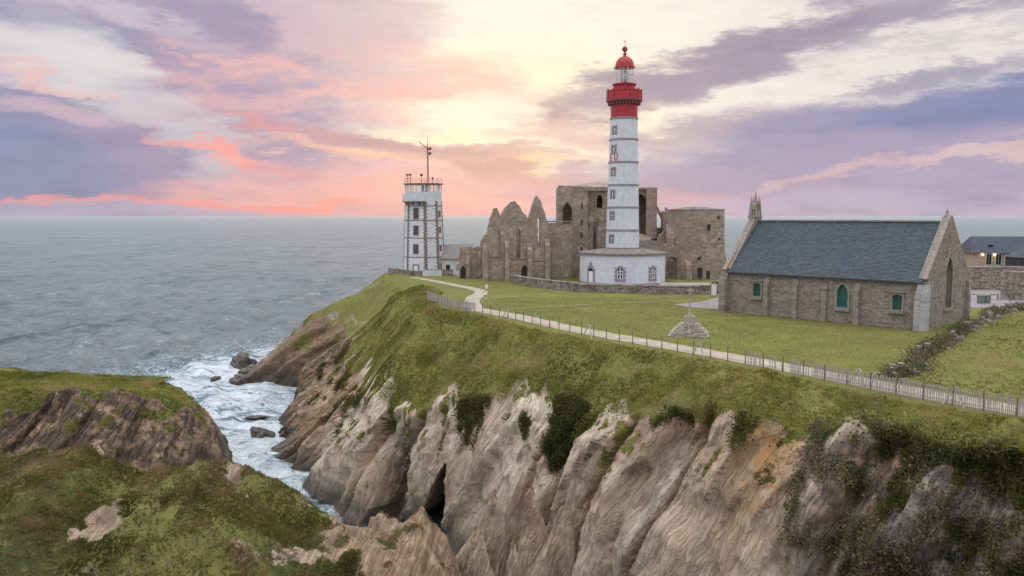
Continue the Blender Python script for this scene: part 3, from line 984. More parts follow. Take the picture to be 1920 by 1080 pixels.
main_shape = V.shape
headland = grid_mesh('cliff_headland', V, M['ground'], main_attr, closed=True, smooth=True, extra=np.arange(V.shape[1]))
tag(headland, 'long grassy headland with pale slabby cliffs falling to the sea', kind='structure')
MAINV = V
MAIN_BASE = V[-1]

# the dark headland at the left
LEFT = [
    [(-100, 84, 12.0), (-100, 78, 11.8), (-100, 74, 11.0), (-100, 71, 5), (-100, 68, -2)],
    [(-80, 86, 12.0), (-80, 83, 11.9), (-78, 80, 11.2), (-77, 76.5, 5), (-77, 73, -2)],
    [(-64, 92, 11.0), (-63, 90, 10.9), (-55.73, 87.5, 11.28), (-59, 82, 4.5), (-58, 79, -2)],
    [(-55, 93, 10.4), (-54, 91, 10.3), (-48.29, 88, 11.17), (-49.5, 83, 4.5), (-48.5, 80, -2)],
    [(-46, 94, 10.2), (-45, 93, 10.1), (-41.47, 90, 10.47), (-40.6, 85, 4.5), (-39.8, 82, -2)],
    [(-43.5, 95, 10.0), (-42.5, 95, 9.8), (-39.41, 93, 9.27), (-36.42, 91, 5.64), (-34.2, 89, -2)],
    [(-45, 98, 10.0), (-44, 98.5, 9.8), (-41.5, 99, 9.2), (-38.5, 100, 5), (-35.5, 101, -2)],
    [(-52, 101, 10.0), (-52, 102, 9.8), (-51, 104.5, 9.0), (-50, 107, 4), (-49, 110, -2)],
    [(-66, 102, 10.8), (-66, 103, 10.6), (-66, 106, 10), (-65, 109, 4), (-65, 112, -2)],
    [(-100, 102, 11.4), (-100, 104, 11.2), (-100, 107, 11), (-100, 110, 4), (-100, 113, -2)],
]
V, tt, sidx, sl = loft(LEFT, [6, 18, 56, 44], [1.5, .5, .24, .24, .24, .24, .4, .8, 2, 2])
V = smooth_rows(V, 2, len(tt) - 2, 8)
nrm = outward(V, slice(24, None))
cs, seam = cliff_shape(V, tt, sl, nrm, 2.0, .62, 7, .35)
T = np.broadcast_to(tt[:, None], V.shape[:2])
hang = .22 * fbm(sl / 3, sl * 0, sl * 0 + 2, 3, 190) + .02
veg = 1 - sstep(T, 2.0 + hang[None] - .1, 2.0 + hang[None] + .12)
veg = np.maximum(veg, .72 * sstep(fbm(V[..., 0] / 1.6, V[..., 1] / 1.6, V[..., 2] / 1.2, 4, 196), .15, .6) * (1 - sstep(T, 2.6, 3.5)))
one = np.ones(V.shape[:2])
left_head = grid_mesh('dark_headland', V, M['ground'], dict(tan=one * .95, veg=veg, dark=one, ochre=one * .05 * (T > 2), strata=cs, lawn=one * 0, ivy=one * .3 * sstep(T, 1.6, 2.2)), closed=True, extra=np.arange(V.shape[1]))
tag(left_head, 'low dark brown headland with a thin grassy top', kind='structure')
LEFTV, LEFTVEG = V, veg
LEFT_BASE = V[-1]

# the grassy knoll in the foreground
def knoll_height(x, y):
    # ridge running left to right, seen against the water
    rx = np.array([-70, -46, -38.03, -35.61, -30.84, -27.19, -21.42, -18.05, -15.92, -13.11, -9.47, -6.07, -3.95, -1.8, 2])
    rz = np.array([15, 14, 12.7, 13.43, 13.91, 12.45, 13.33, 12.79, 11.61, 10.54, 10.47, 10.93, 8.26, 3.0, -3])
    z = np.interp(x, rx, rz)
    yr = np.interp(x, [-70, -34, -20, -14, -6, 2], [59, 58, 56, 53.5, 52.5, 51]) + .9 * vnoise(x / 5, x * 0, x * 0, 301)
    u = y - yr
    near = np.clip(-u, 0, None)
    far = np.clip(u, 0, None)
    z = z - .10 * near - .010 * near ** 2 - 1.6 * np.clip(far - .8, 0, None) ** 1.15 - .25 * np.clip(far, 0, .8)
    return z, u


xs = np.arange(-66, 2.01, .2)
ys = np.arange(24, 68.01, .2)
GX, GY = np.meshgrid(xs, ys)
GZ, U = knoll_height(GX, GY)
rockm = np.exp(-((GX - (-10.2)) / 2.6) ** 2 - ((GY - 50.5) / 6) ** 2) + np.exp(-((GX - (-26.5)) / 1.6) ** 2 - ((GY - 50.2) / 2.2) ** 2) * 1.1
rockm = np.maximum(rockm, np.exp(-((GX - (-30.6)) / .7) ** 2 - ((GY - 57.6) / 1.0) ** 2))
rockm = np.maximum(rockm, np.exp(-((GX - (-19.2)) / .7) ** 2 - ((GY - 54.6) / 1.0) ** 2))
rockm = np.maximum(rockm, sstep(GX, -10.5, -8.0))
rockm = np.clip(rockm, 0, 1)
GZ = GZ + (1 - rockm) * (.42 * vnoise(GX / 4, GY / 4, GX * 0, 310) + .26 * fbm(GX / 1.2, GY / 1.2, GX * 0, 4, 311))
GZ = GZ + rockm * (1.1 * facets(GX / 2.0 + GY * .15, GY / 2.4, 320, 1.0) + .5 * facets(GX / .7, GY / .9, 330) + .12 * fbm(GX * 2, GY * 2, GX * 0, 2, 331) - .25)
cut = sstep(GZ, -3.0, -1.0)
GZ = np.maximum(GZ, -3)
kv = np.stack([GX, GY, GZ], -1)
steep = sstep(U, .6, 2.4)
kveg = np.clip(1 - 1.0 * rockm * (.75 + .5 * fbm(GX / 1.1, GY / 1.1, GX * 0, 3, 341)) - steep - .5 * sstep(fbm(GX / 1.8, GY / 1.8, GX * 0, 4, 340), .38, .8), 0, 1)
zero = GX * 0
knoll = grid_mesh('grassy_knoll', kv[::-1], M['ground'], dict(tan=(.75 * rockm)[::-1], veg=kveg[::-1], dark=(.5 * rockm + .3 * steep)[::-1], ochre=(.35 * rockm * sstep(GX, -14, -10))[::-1], strata=(GX - .5 * GZ)[::-1], lawn=zero, ivy=np.clip(.6 + .8 * fbm(GX / 6, GY / 6, zero, 2, 350), .25, .95)[::-1]))
tag(knoll, 'rough grassy knoll in the foreground with bare rock patches', kind='structure')

# ------------------------------------------------------------------ sea
def shore_distance(px, py):
    pts = [MAIN_BASE[::8, :2], LEFT_BASE[::8, :2], np.array([[-40, 60], [-30, 60], [-20, 58], [-10, 55], [-4, 54.0]])]
    d = np.full(px.shape, 1e9)
    for P in pts:
        for a in P:
            d = np.minimum(d, (px - a[0]) ** 2 + (py - a[1]) ** 2)
    return np.sqrt(d)


def build_sea():
    c0 = np.array([-36.0, 104.0])
    na = 620
    rr = [0.0]
    while rr[-1] < 42000:
        rr.append(rr[-1] + max(.7, .0125 * rr[-1]))
    rr = np.array(rr[1:])
    th = np.linspace(0, 2 * np.pi, na, endpoint=False)
    RR, TH = np.meshgrid(rr, th, indexing='ij')
    px, py = c0[0] + RR * np.cos(TH), c0[1] + RR * np.sin(TH)
    sp = np.maximum(.7, .0125 * RR)
    z = np.zeros_like(px)
    g = np.random.default_rng(5)
    for i in range(46):
        lam = 2.6 * 1.062 ** i if i < 36 else g.uniform(9, 26)
        ang = R(205) + g.normal(0, .45)
        kx, ky = 2 * np.pi / lam * np.cos(ang), 2 * np.pi / lam * np.sin(ang)
        a = .017 * lam ** .85 * g.uniform(.5, 1.2)
        ph = g.uniform(0, 6.28)
        w = np.clip((lam / sp - 3.5) / 4, 0, 1)
        s = np.sin(kx * px + ky * py + ph + 1.2 * np.sin(.021 * px + .017 * py + i))
        z += w * a * (1 - 2 * np.abs(s) ** .8 if i % 3 == 0 else s)
    dist = np.full(px.shape, 400.0)
    near = RR < 220
    dist[near] = shore_distance(px[near], py[near])
    # surf reaches further on the seaward tip and up the channel
    sh = np.exp(-dist / 11.0) + .60 * np.exp(-dist / 48.0)
    chan = np.exp(-((px + 42) / 13) ** 2 - ((py - 122) / 28) ** 2)
    cove = sstep(px, -15.5, -12.0) * sstep(py, 90, 84)
    sh = np.clip(sh + .35 * chan, 0, 1) * (1 - sstep(RR, 150, 215)) * (1 - .8 * cove)
    crest = np.clip(.5 + z / 1.6, 0, 1)
    z = z * np.clip(.5 + dist / 40, .5, 1.0)
    return grid_mesh('sea', np.stack([px, py, z], -1), M['sea'], dict(shore=sh, crest=crest), closed=True, extra=np.arange(na))


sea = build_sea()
tag(sea, 'grey green sea with white surf round the cliffs', kind='structure')

# ------------------------------------------------------------------ lighthouse
def on_round(r, phi, dx, z, out=0.0):
    """point on a round wall; phi measured from the camera side (-y), to the right"""
    t = phi + dx / r
    return ((r + out) * math.sin(t), -(r + out) * math.cos(t), z)


def round_patch(mb, r, phi, outline, out0, out1, holes=()):
    mb.panel(outline, holes, out1 - out0, 0.0, xf=lambda q: on_round(r(q[2]) if callable(r) else r, phi, q[0], q[2], out1 - q[1]))
    return mb


lh = empty('lighthouse', (18.4, 133.4, ZP))
tag(lh, 'tall white lighthouse with red top on a round white base house', 'lighthouse')
RB, HB = 7.05, 4.75
wall = MB().lathe([(RB, -.6), (RB, HB)], 96)
o = wall.build('base_wall', M['white'], lh); smooth_by_angle(o)
o = MB().lathe([(RB + .02, HB), (RB + .28, HB + .03), (RB + .28, HB + .30), (RB + .1, HB + .36), (2.75, HB + .95)], 96).build('base_roof', M['concrete'], lh)
smooth_by_angle(o, 20)
o = MB().lathe([(RB + .05, -.3), (RB + .05, .28), (RB + .0, .32)], 96, caps=False).build('plinth', M['band'], lh); smooth_by_angle(o)


def round_window(parent, r, phi, w, h, z0, name='window'):
    f = MB()
    rough = []
    outer = arch(0, z0 - .22, w + .62, h + .55, point=0)
    inner = arch(0, z0, w, h, point=0)
    round_patch(f, r, phi, outer, .0, .09, [inner])
    s = f.build('window', M['quoin'], parent)
    s.data.materials[0] = M['band']
    g = MB()
    round_patch(g, r, phi, arch(0, z0 + .01, w - .02, h - .02, point=0), .005, .015)
    g.build('pane', M['black_glass'], s)
    b = MB()
    for x0, x1 in ((-w / 2, -w / 2 + .09), (-.07, .07), (w / 2 - .09, w / 2)):
        round_patch(b, r, phi, [(x0, z0), (x1, z0), (x1, z0 + h - (w / 2 if x0 != -.07 else .05)), (x0, z0 + h - (w / 2 if x0 != -.07 else .05))], .017, .06)
    for zz in (z0, z0 + .42 * h, z0 + .70 * h):
        for sgn in (-1, 1):
            a, c = sorted((sgn * .071, sgn * (w / 2 - .092)))
            round_patch(b, r, phi, [(a, zz), (c, zz), (c, zz + .09), (a, zz + .09)], .017, .055)
    b.build('frame', M['frame'], s)
    # rugged granite blocks round the opening
    for i in range(7):
        for sgn in (-1, 1):
            if i % 2: continue
            q = MB()
            x0, x1 = sorted((sgn * (w / 2 + .31), sgn * (w / 2 + .46)))
            zz = z0 - .2 + i * .3
            round_patch(q, r, phi, [(x0, zz), (x1, zz), (x1, zz + .28), (x0, zz + .28)], .0, .085)
            q.build('surround_block', M['band'], s)
    sl_ = MB()
    round_patch(sl_, r, phi, [(-w / 2 - .42, z0 - .36), (w / 2 + .42, z0 - .36), (w / 2 + .42, z0 - .225), (-w / 2 - .42, z0 - .225)], .0, .16)
    sl_.build('sill', M['band'], s)


round_window(lh, RB, R(-10.2), .86, 1.75, 1.05)
round_window(lh, RB, R(35.5), .86, 1.75, 1.05)
round_window(lh, RB, R(82), .86, 1.75, 1.05)
d = MB()
round_patch(d, RB, R(-53), arch(0, .0, 1.7, 3.1, point=0), 0, .10, [arch(0, .02, 1.05, 2.6, point=0)])
dr = d.build('door', M['band'], lh)
d = MB(); round_patch(d, RB, R(-53), [(-.51, .03), (.51, .03), (.51, 2.08), (-.51, 2.08)], .006, .04); d.build('door_leaf', M['frame'], dr)
d = MB(); round_patch(d, RB, R(-53), arch(0, 2.11, .98, .49, point=0), .006, .02); d.build('fanlight', M['black_glass'], dr)
d = MB(); round_patch(d, RB, R(-53), arch(0, 3.12, .55, .62, point=1), 0, .10); d.build('keystone', M['band'], dr)


def RT(z):
    return 2.78 + (2.22 - 2.78) * (z - 5.4) / (27.0 - 5.4)


o = MB().lathe([(RT(z), z) for z in (5.1, 8.7, 12.45, 16.1, 19.8, 23.5, 27.0)], 64).build('tower', M['white'], lh); smooth_by_angle(o)
o = MB().lathe([(RT(5.5) + .16, 5.3), (RT(5.5) + .16, 5.75), (RT(5.5), 5.85)], 64, caps=False).build('tower_footing', M['concrete'], lh); smooth_by_angle(o)
for z in (8.7, 12.45, 16.1, 19.8, 23.5, 26.9):
    o = MB().lathe([(RT(z) - .03, z - .16), (RT(z) + .10, z - .14), (RT(z) + .10, z + .10), (RT(z) - .03, z + .16)], 64, caps=False).build('ring_band', M['band'], lh); smooth_by_angle(o)


def tower_window(z):
    f = MB()
    w, h = .62, 1.05
    round_patch(f, RT, R(-50), [(-w / 2 - .26, z - .3), (w / 2 + .26, z - .3), (w / 2 + .26, z + h + .22), (-w / 2 - .26, z + h + .22)], -.02, .06, [arch(0, z, w, h, point=0)])
    s = f.build('window', M['band'], lh)
    g = MB(); round_patch(g, RT, R(-50), arch(0, z + .01, w - .02, h - .02, point=0), .005, .012); g.build('pane', M['black_glass'], s)
    b = MB()
    round_patch(b, RT, R(-50), [(-.03, z), (.03, z), (.03, z + h - .03), (-.03, z + h - .03)], .014, .04)
    round_patch(b, RT, R(-50), [(-w / 2, z + .5), (-.031, z + .5), (-.031, z + .56), (-w / 2, z + .56)], .014, .035)
    round_patch(b, RT, R(-50), [(.031, z + .5), (w / 2, z + .5), (w / 2, z + .56), (.031, z + .56)], .014, .035)
    b.build('frame', M['frame'], s)


for z in (24.45, 21.35, 17.75, 14.1, 10.6, 6.8):
    tower_window(z)
# painted letters that wrap round the shaft: only the end of the name shows
e_ = MB()
for q in ([(-.33, 0), (-.17, 0), (-.17, 1.1), (-.33, 1.1)], [(-.168, 0), (.33, 0), (.33, .16), (-.168, .16)], [(-.168, .47), (.22, .47), (.22, .63), (-.168, .63)], [(-.168, .94), (.33, .94), (.33, 1.1), (-.168, 1.1)]):
    round_patch(e_, RT, R(-65), [(x, z + 20.0) for x, z in q], .0, .02)
e_.build('letter_e', M['red'], lh)
u_ = MB()
for q in ([(-.33, .3), (-.17, .3), (-.17, 1.1), (-.33, 1.1)], [(.17, .3), (.33, .3), (.33, 1.1), (.17, 1.1)], [(-.33, .298), (-.25, .08), (-.12, 0), (.12, 0), (.25, .08), (.33, .298), (.17, .298), (.1, .18), (-.1, .18), (-.17, .298)]):
    round_patch(u_, RT, R(-39), [(x, z + 20.0) for x, z in q], .0, .02)
u_.build('letter_u', M['red'], lh)
o = MB().lathe([(2.20, 27.03), (2.19, 29.35)], 64).build('red_drum', M['red'], lh); smooth_by_angle(o)
# corbels under the gallery
for i in range(32):
    t = 2 * math.pi * i / 32
    MB().box((2.42 * math.sin(t), -2.42 * math.cos(t), 29.35), (.2, .5, .5), t).build('corbel', M['gallery'], lh)
o = MB().lathe([(2.2, 29.2), (2.55, 29.45), (2.9, 29.62), (2.95, 29.7), (2.95, 29.9), (2.2, 29.9)], 64, caps=False).build('gallery_floor', M['gallery'], lh); smooth_by_angle(o)
o = MB().lathe([(2.80, 29.9), (2.80, 31.25), (2.88, 31.27), (2.88, 31.4), (2.66, 31.4), (2.66, 29.9)], 64, caps=False).build('gallery_parapet', M['red'], lh); smooth_by_angle(o)
for i in range(12):
    t = 2 * math.pi * (i + .5) / 12
    MB().box((2.84 * math.sin(t), -2.84 * math.cos(t), 30.75), (.26, .16, 1.75), t).build('parapet_pier', M['red'], lh)
o = MB().lathe([(1.75, 29.9), (1.75, 32.25), (1.98, 32.3), (1.98, 32.48), (1.5, 32.5)], 48).build('lantern_drum', M['red'], lh); smooth_by_angle(o)
glass, gt, gb = new_mat('clear_glass')
gb.inputs['Base Color'].default_value = (.8, .85, .88, 1)
gb.inputs['Roughness'].default_value = .05
tr_ = gt.n('ShaderNodeBsdfTransparent')
mx_ = gt.n('ShaderNodeMixShader')
mx_.inputs[0].default_value = .10
gt.link(tr_.outputs[0], mx_.inputs[1]); gt.link(gb.outputs[0], mx_.inputs[2])
gt.link(mx_.outputs[0], glass.node_tree.nodes['Material Output'].inputs[0])
for i in range(12):
    t = 2 * math.pi * i / 12
    MB().box((1.42 * math.sin(t), -1.42 * math.cos(t), 33.75), (.70, .02, 2.4), t).build('lantern_pane', glass, lh)
    t2 = t + math.pi / 12
    MB().tube((1.46 * math.sin(t2), -1.46 * math.cos(t2), 32.45), (1.46 * math.sin(t2), -1.46 * math.cos(t2), 35.05), .035, n=6).build('mullion', M['frame'], lh)
for z in (33.3, 34.15):
    MB().lathe([(1.45, z - .03), (1.49, z - .03), (1.49, z + .03), (1.45, z + .03), (1.45, z - .03)], 36, caps=False).build('lantern_ring', M['frame'], lh)
# outer rail round the lantern
for i in range(10):
    t = 2 * math.pi * (i + .25) / 10
    MB().tube((1.9 * math.sin(t), -1.9 * math.cos(t), 32.46), (1.8 * math.sin(t), -1.8 * math.cos(t), 35.1), .022, n=5).build('outer_stay', M['frame'], lh)
lens = MB()
prof = []
for k in range(15):
    a = -math.pi / 2 + math.pi * k / 14
    prof.append((.04 + .62 * math.cos(a) * (1 if k % 2 else .93), 33.75 + .95 * math.sin(a)))
lens.lathe(prof, 24)
lm, lt, lb = new_mat('lens_glass')
lb.inputs['Base Color'].default_value = (.55, .56, .48, 1); lb.inputs['Metallic'].default_value = .3; lb.inputs['Roughness'].default_value = .25
lo = lens.build('lens', lm, lh)
MB().tube((0, 0, 32.5), (0, 0, 33.0), .4, n=16).build('lens_pedestal', M['dark'], lh)
for k in range(8):
    t = 2 * math.pi * k / 8
    MB().tube((.66 * math.sin(t), -.66 * math.cos(t), 32.75), (.66 * math.sin(t), -.66 * math.cos(t), 34.7), .025, n=5).build('lens_rib', M['dark'], lo)
dome = [(1.62, 35.02), (1.72, 35.05), (1.72, 35.2), (1.58, 35.25)] + [(1.55 * math.cos(a) ** .9, 35.25 + 1.75 * math.sin(a)) for a in [math.pi / 2 * k / 9 for k in range(9)]] + [(.26, 36.98), (.22, 37.2)]
o = MB().lathe(dome, 48).build('dome', M['red'], lh); smooth_by_angle(o)
ball = [(.22, 37.2), (.34, 37.24), (.34, 37.36), (.2, 37.42), (.17, 37.62)] + [(.46 * math.cos(a), 38.12 + .46 * math.sin(a)) for a in [-1.2 + 2.4 * k / 10 for k in range(11)]]
o = MB().lathe(ball, 24).build('ball_finial', M['red'], lh); smooth_by_angle(o, 50)
v = MB().tube((0, 0, 38.5), (0, 0, 39.6), .025, n=6)
v.box((0, 0, 39.3), (.5, .03, .05)); v.build('weather_vane', M['dark'], lh)

# ------------------------------------------------------------------ semaphore tower
sm = empty('semaphore_tower', (-16.8, 152.6, ZP))
tag(sm, 'white tapering signal tower with brown corner stones and antennas at the cliff edge', 'tower')


def sem_plan(k):
    # long face, cut corner, side face ... as plan, seen from the south east
    L1, C, S = 4.05, 2.6, 2.5
    a = R(-22)
    p = Vector((0, 0))
    pts = [p.copy()]
    for ln, an in ((L1, a), (C, a + R(45)), (S, a + R(90)), (C, a + R(135)), (L1, a + R(180)), (C, a + R(225)), (S, a + R(270)), (C, a + R(315))):
        p = p + Vector((math.cos(an), math.sin(an))) * ln
        pts.append(p.copy())
    pts = pts[:8]
    c = sum(pts, Vector((0, 0))) / 8
    return [((q - c).x * k, (q - c).y * k) for q in pts]


H1 = 14.2
S0, S1 = sem_plan(1.0), sem_plan(.865)
MB().prism(S0, -.8, H1, S1).build('shaft', M['white'], sm)


def sem_k(z): return 1 + (.865 - 1) * (z + .8) / (H1 + .8)


for z in (.15, 3.3, 6.9, 10.2, 12.9):
    k = sem_k(z)
    MB().prism(sem_plan(k * 1.012), z - .09, z + .09).build('string_course', M['quoin'], sm)
for i in range(8):
    q = MB()
    n = 44
    for j in range(n):
        z = -.2 + (H1 - .2) * (j + .5) / n
        k = sem_k(z) * 1.006
        P = [Vector(p) for p in sem_plan(k)]
        a, b, c = P[i - 1], P[i], P[(i + 1) % 8]
        l1 = .42 if j % 2 else .24
        l2 = .24 if j % 2 else .42
        A = b + (a - b).normalized() * l1
        Cc = b + (c - b).normalized() * l2
        inn = b * .93
        zz = (H1 - .2) / n * .5
        q.add([(A.x, A.y, z - zz), (b.x, b.y, z - zz), (Cc.x, Cc.y, z - zz), (inn.x, inn.y, z - zz), (A.x, A.y, z + zz), (b.x, b.y, z + zz), (Cc.x, Cc.y, z + zz), (inn.x, inn.y, z + zz)],
              [(0, 1, 5, 4), (1, 2, 6, 5), (2, 3, 7, 6), (3, 0, 4, 7), (4, 5, 6, 7), (3, 2, 1, 0)])
    tag(q.build('quoin_chain', M['quoin'], sm, fix=False), kind='stuff')


def sem_face(i, z, w, h, shift=0.0, door=False):
    """opening framed on face i (0 = long front face)"""
    k = sem_k(z + h / 2)
    P = sem_plan(k)
    a, b = Vector(P[i]), Vector(P[(i + 1) % 8])
    m = (a + b) / 2 + (b - a).normalized() * shift
    t = (b - a).normalized()
    n = Vector((t.y, -t.x))
    lean = (sem_k(z) - sem_k(z + h)) * 2.9 / h
    xf = lambda q: (m.x + t.x * q[0] + n.x * (-q[1] - lean * (q[2] - z - h / 2)), m.y + t.y * q[0] + n.y * (-q[1] - lean * (q[2] - z - h / 2)), q[2])
    hole = [(-w / 2, z), (w / 2, z), (w / 2, z + h), (-w / 2, z + h)]
    f = MB().panel([(-w / 2 - .2, z - .2), (w / 2 + .2, z - .2), (w / 2 + .2, z + h + .22), (-w / 2 - .2, z + h + .22)], [hole], .16, -.08, xf).build('door' if door else 'window', M['quoin'], sm)
    MB().panel([(x * .99, zz) for x, zz in hole], [], .02, -.025, xf).build('door_leaf' if door else 'pane', M['frame'] if door else M['black_glass'], f)
    if not door:
        b_ = MB()
        b_.panel([(-.03, z + .02), (.03, z + .02), (.03, z + h - .02), (-.03, z + h - .02)], [], .03, -.06, xf)
        for zz in (z + h * .33, z + h * .66):
            b_.panel([(-w / 2 + .02, zz), (-.031, zz), (-.031, zz + .05), (-w / 2 + .02, zz + .05)], [], .025, -.055, xf)
            b_.panel([(.031, zz), (w / 2 - .02, zz), (w / 2 - .02, zz + .05), (.031, zz + .05)], [], .025, -.055, xf)
        b_.build('frame', M['band'], f)


sem_face(0, .0, .95, 1.75, -.1, True)
for z in (4.1, 7.6, 10.6):
    sem_face(0, z, .75, 1.45 if z < 10 else 1.75, -.1)
for z in (1.1, 4.6, 8.0, 11.0):
    sem_face(2, z, .45, .8, -.2)
# watch room
K = .865
MB().prism(sem_plan(K), H1, 15.55).build('watch_room_sill', M['white'], sm)
MB().box((.3, .4, 16.2), (1.2, 1.2, 1.3)).build('stair_head', M['frame'], sm)
PW = [Vector(p) for p in sem_plan(K * .985)]
for i in range(8):
    a, b = PW[i], PW[(i + 1) % 8]
    ln = (b - a).length
    n = max(2, int(ln / .8))
    t = (b - a).normalized()
    nn = Vector((t.y, -t.x))
    for j in range(n):
        p0, p1 = a.lerp(b, (j + .08) / n), a.lerp(b, (j + .92) / n)
        m = (p0 + p1) / 2 + nn * -.03
        MB().box((m.x, m.y, 16.22), ((p1 - p0).length, .03, 1.2), math.atan2(t.y, t.x)).build('watch_window', glass, sm)
        pp = a.lerp(b, j / n)
        MB().box((pp.x, pp.y, 16.22), (.14, .14, 1.34), math.atan2(t.y, t.x)).build('window_post', M['frame'], sm)
MB().prism(sem_plan(K * 1.09), 16.9, 17.12).build('roof_slab', M['concrete'], sm)
# balcony hung on the front face
P = sem_plan(K)
a, b = Vector(P[0]), Vector(P[1])
t = (b - a).normalized(); n = Vector((t.y, -t.x))
A, B = a - t * .75, b + t * .25
def quad(A, B, w):
    return [(A.x, A.y), ((A + n * w).x, (A + n * w).y), ((B + n * w).x, (B + n * w).y), (B.x, B.y)]
MB().prism(quad(A, B, .95), 13.55, 13.78).build('balcony_floor', M['quoin'], sm)
MB().prism(quad(A + n * .85, B + n * .85, .09), 13.78, 15.1).build('balcony_parapet', M['white'], sm)
MB().prism(quad(A, A + t * .1, .85), 13.78, 15.1).build('balcony_side', M['white'], sm)
MB().prism(quad(B - t * .1, B, .85), 13.78, 15.1).build('balcony_side', M['white'], sm)
for f in (.1, .4, .7, .95):
    q = A.lerp(B, f)
    MB().prism(quad(q - t * .1, q + t * .1, .02), 13.0, 13.55, quad(q - t * .1, q + t * .1, .8)).build('balcony_bracket', M['quoin'], sm)
# roof gear
rail = MB()
PR = [Vector(p) for p in sem_plan(K * 1.03)]
for i in range(8):
    rail.tube((*PR[i], 17.1), (*PR[i], 18.0), .025, n=5)
    for z in (17.55, 18.0):
        rail.tube((*PR[i], z), (*PR[(i + 1) % 8], z), .018, n=5)
rail.build('roof_railing', M['dark'], sm)
mast = MB()
mx, my = .9, -.4
for k in range(3):
    t = 2 * math.pi * k / 3
    mast.tube((mx + .2 * math.cos(t), my + .2 * math.sin(t), 17.1), (mx + .1 * math.cos(t), my + .1 * math.sin(t), 24.0), .05, n=5)
for j in range(16):
    z = 17.3 + j * .42
    for k in range(3):
        t, t2 = 2 * math.pi * k / 3, 2 * math.pi * (k + 1) / 3
        r = .2 - .1 * (z - 17.1) / 6.9
        mast.tube((mx + r * math.cos(t), my + r * math.sin(t), z), (mx + r * math.cos(t2), my + r * math.sin(t2), z + .42), .028, n=4)
mast.tube((mx, my, 24.0), (mx, my, 26.2), .05, .02, n=5)
mo = mast.build('lattice_mast', M['rust'], sm)
q = MB(); q.tube((mx - 1.6, my, 24.9), (mx + .3, my, 23.4), .075, n=5); q.tube((mx - 1.1, my, 23.6), (mx + .6, my, 23.35), .03, n=5)
for f in (0, .3, .6): q.tube((mx - 1.6 + 1.9 * f, my - .25, 24.9 - 1.5 * f), (mx - 1.6 + 1.9 * f, my + .25, 24.9 - 1.5 * f + .2), .02, n=4)
q.build('yard_arm', M['rust'], mo)
for zz, xx in ((22.7, .45), (23.6, .5)):
    q = MB(); q.box((mx + xx, my, zz), (.45, .4, .5)); q.tube((mx, my, zz), (mx + xx, my, zz), .03, n=5); q.build('antenna_box', M['rust'], mo)
q = MB(); q.tube((-.35, .2, 17.1), (-.35, .2, 18.6), .05, n=6); q.lathe([(.02, 18.5), (.26, 18.6), (.3, 18.75), (.2, 18.95), (.02, 19.02)], 14, (-.35, .2, 0)); q.build('radome', M['rust'], sm)
for xx in (-2.9, -2.4):
    q = MB(); q.tube((xx, -.2, 17.1), (xx, -.2, 18.7), .06, n=6); q.box((xx, -.2, 18.75), (.4, .3, .35)); q.build('lamp_stand', M['rust'], sm)
q = MB(); q.tube((-3.2, -.3, 18.1), (-1.9, -.3, 18.1), .03, n=5); q.tube((-3.2, -.3, 17.1), (-3.2, -.3, 19.0), .03, n=5); q.build('gantry', M['rust'], sm)
q = MB(); q.tube((1.75, .2, 17.1), (1.75, .2, 18.3), .05, n=6); q.box((1.75, .2, 18.1), (.3, .3, .4)); q.build('siren', M['rust'], sm)

# house by the semaphore tower
M['greyslate'] = slate_mat('grey_slate_roof', (.20, .19, .19), (.25, .235, .23), (.24, .22, .20))
hs = empty('low_house', (-10.9, 151.5, ZP))
tag(hs, 'low white house with grey roof beside the signal tower', 'house')
MB().box((.4, 1.8, 1.2), (6.0, 4.6, 3.6)).build('wall', M['white'], hs)
MB().panel([(-2.75, 3.0), (2.75, 3.0), (0, 5.6)], [], 6.3, 0, xf=lambda q: (q[1] - 2.75, q[0] + 1.8, q[2])).build('roof', M['greyslate'], hs)
d = MB().box((.9, -.55, .95), (.9, .06, 2.0)).build('door', M['quoin'], hs)
MB().box((.9, -.6, .95), (.6, .04, 1.75)).build('door_leaf', M['wood'], d)
w_ = MB().box((-1.2, -.55, 1.3), (.8, .06, 1.1)).build('window', M['quoin'], hs)
MB().box((-1.2, -.6, 1.3), (.6, .04, .9)).build('pane', M['black_glass'], w_)

# ------------------------------------------------------------------ abbey ruins
def ruin(name, loc, rz, label, outline, holes, thick, mat='abbey', jit=.13, step=.55):
    e = empty(name, loc, rz)
    tag(e, label, 'ruin')
    MB().panel(rough_outline(outline, step, jit), holes, thick).build('masonry', M[mat], e)
    return e


def ruin_arch(e, hole_outline_fn, args, depth, y0):
    """moulded arch rings stepping back into the wall"""
    xc, z0, w, h = args
    for k in range(3):
        ww, hh = w + .5 - k * .28, h + .28 - k * .16
        MB().panel(arch(xc, z0 - .01, ww + .24, hh + .14), [arch(xc, z0 + .02, ww - .02, hh - .02)], .22, y0 - .10 + k * .09).build('arch_ring', M['abbey'], e)


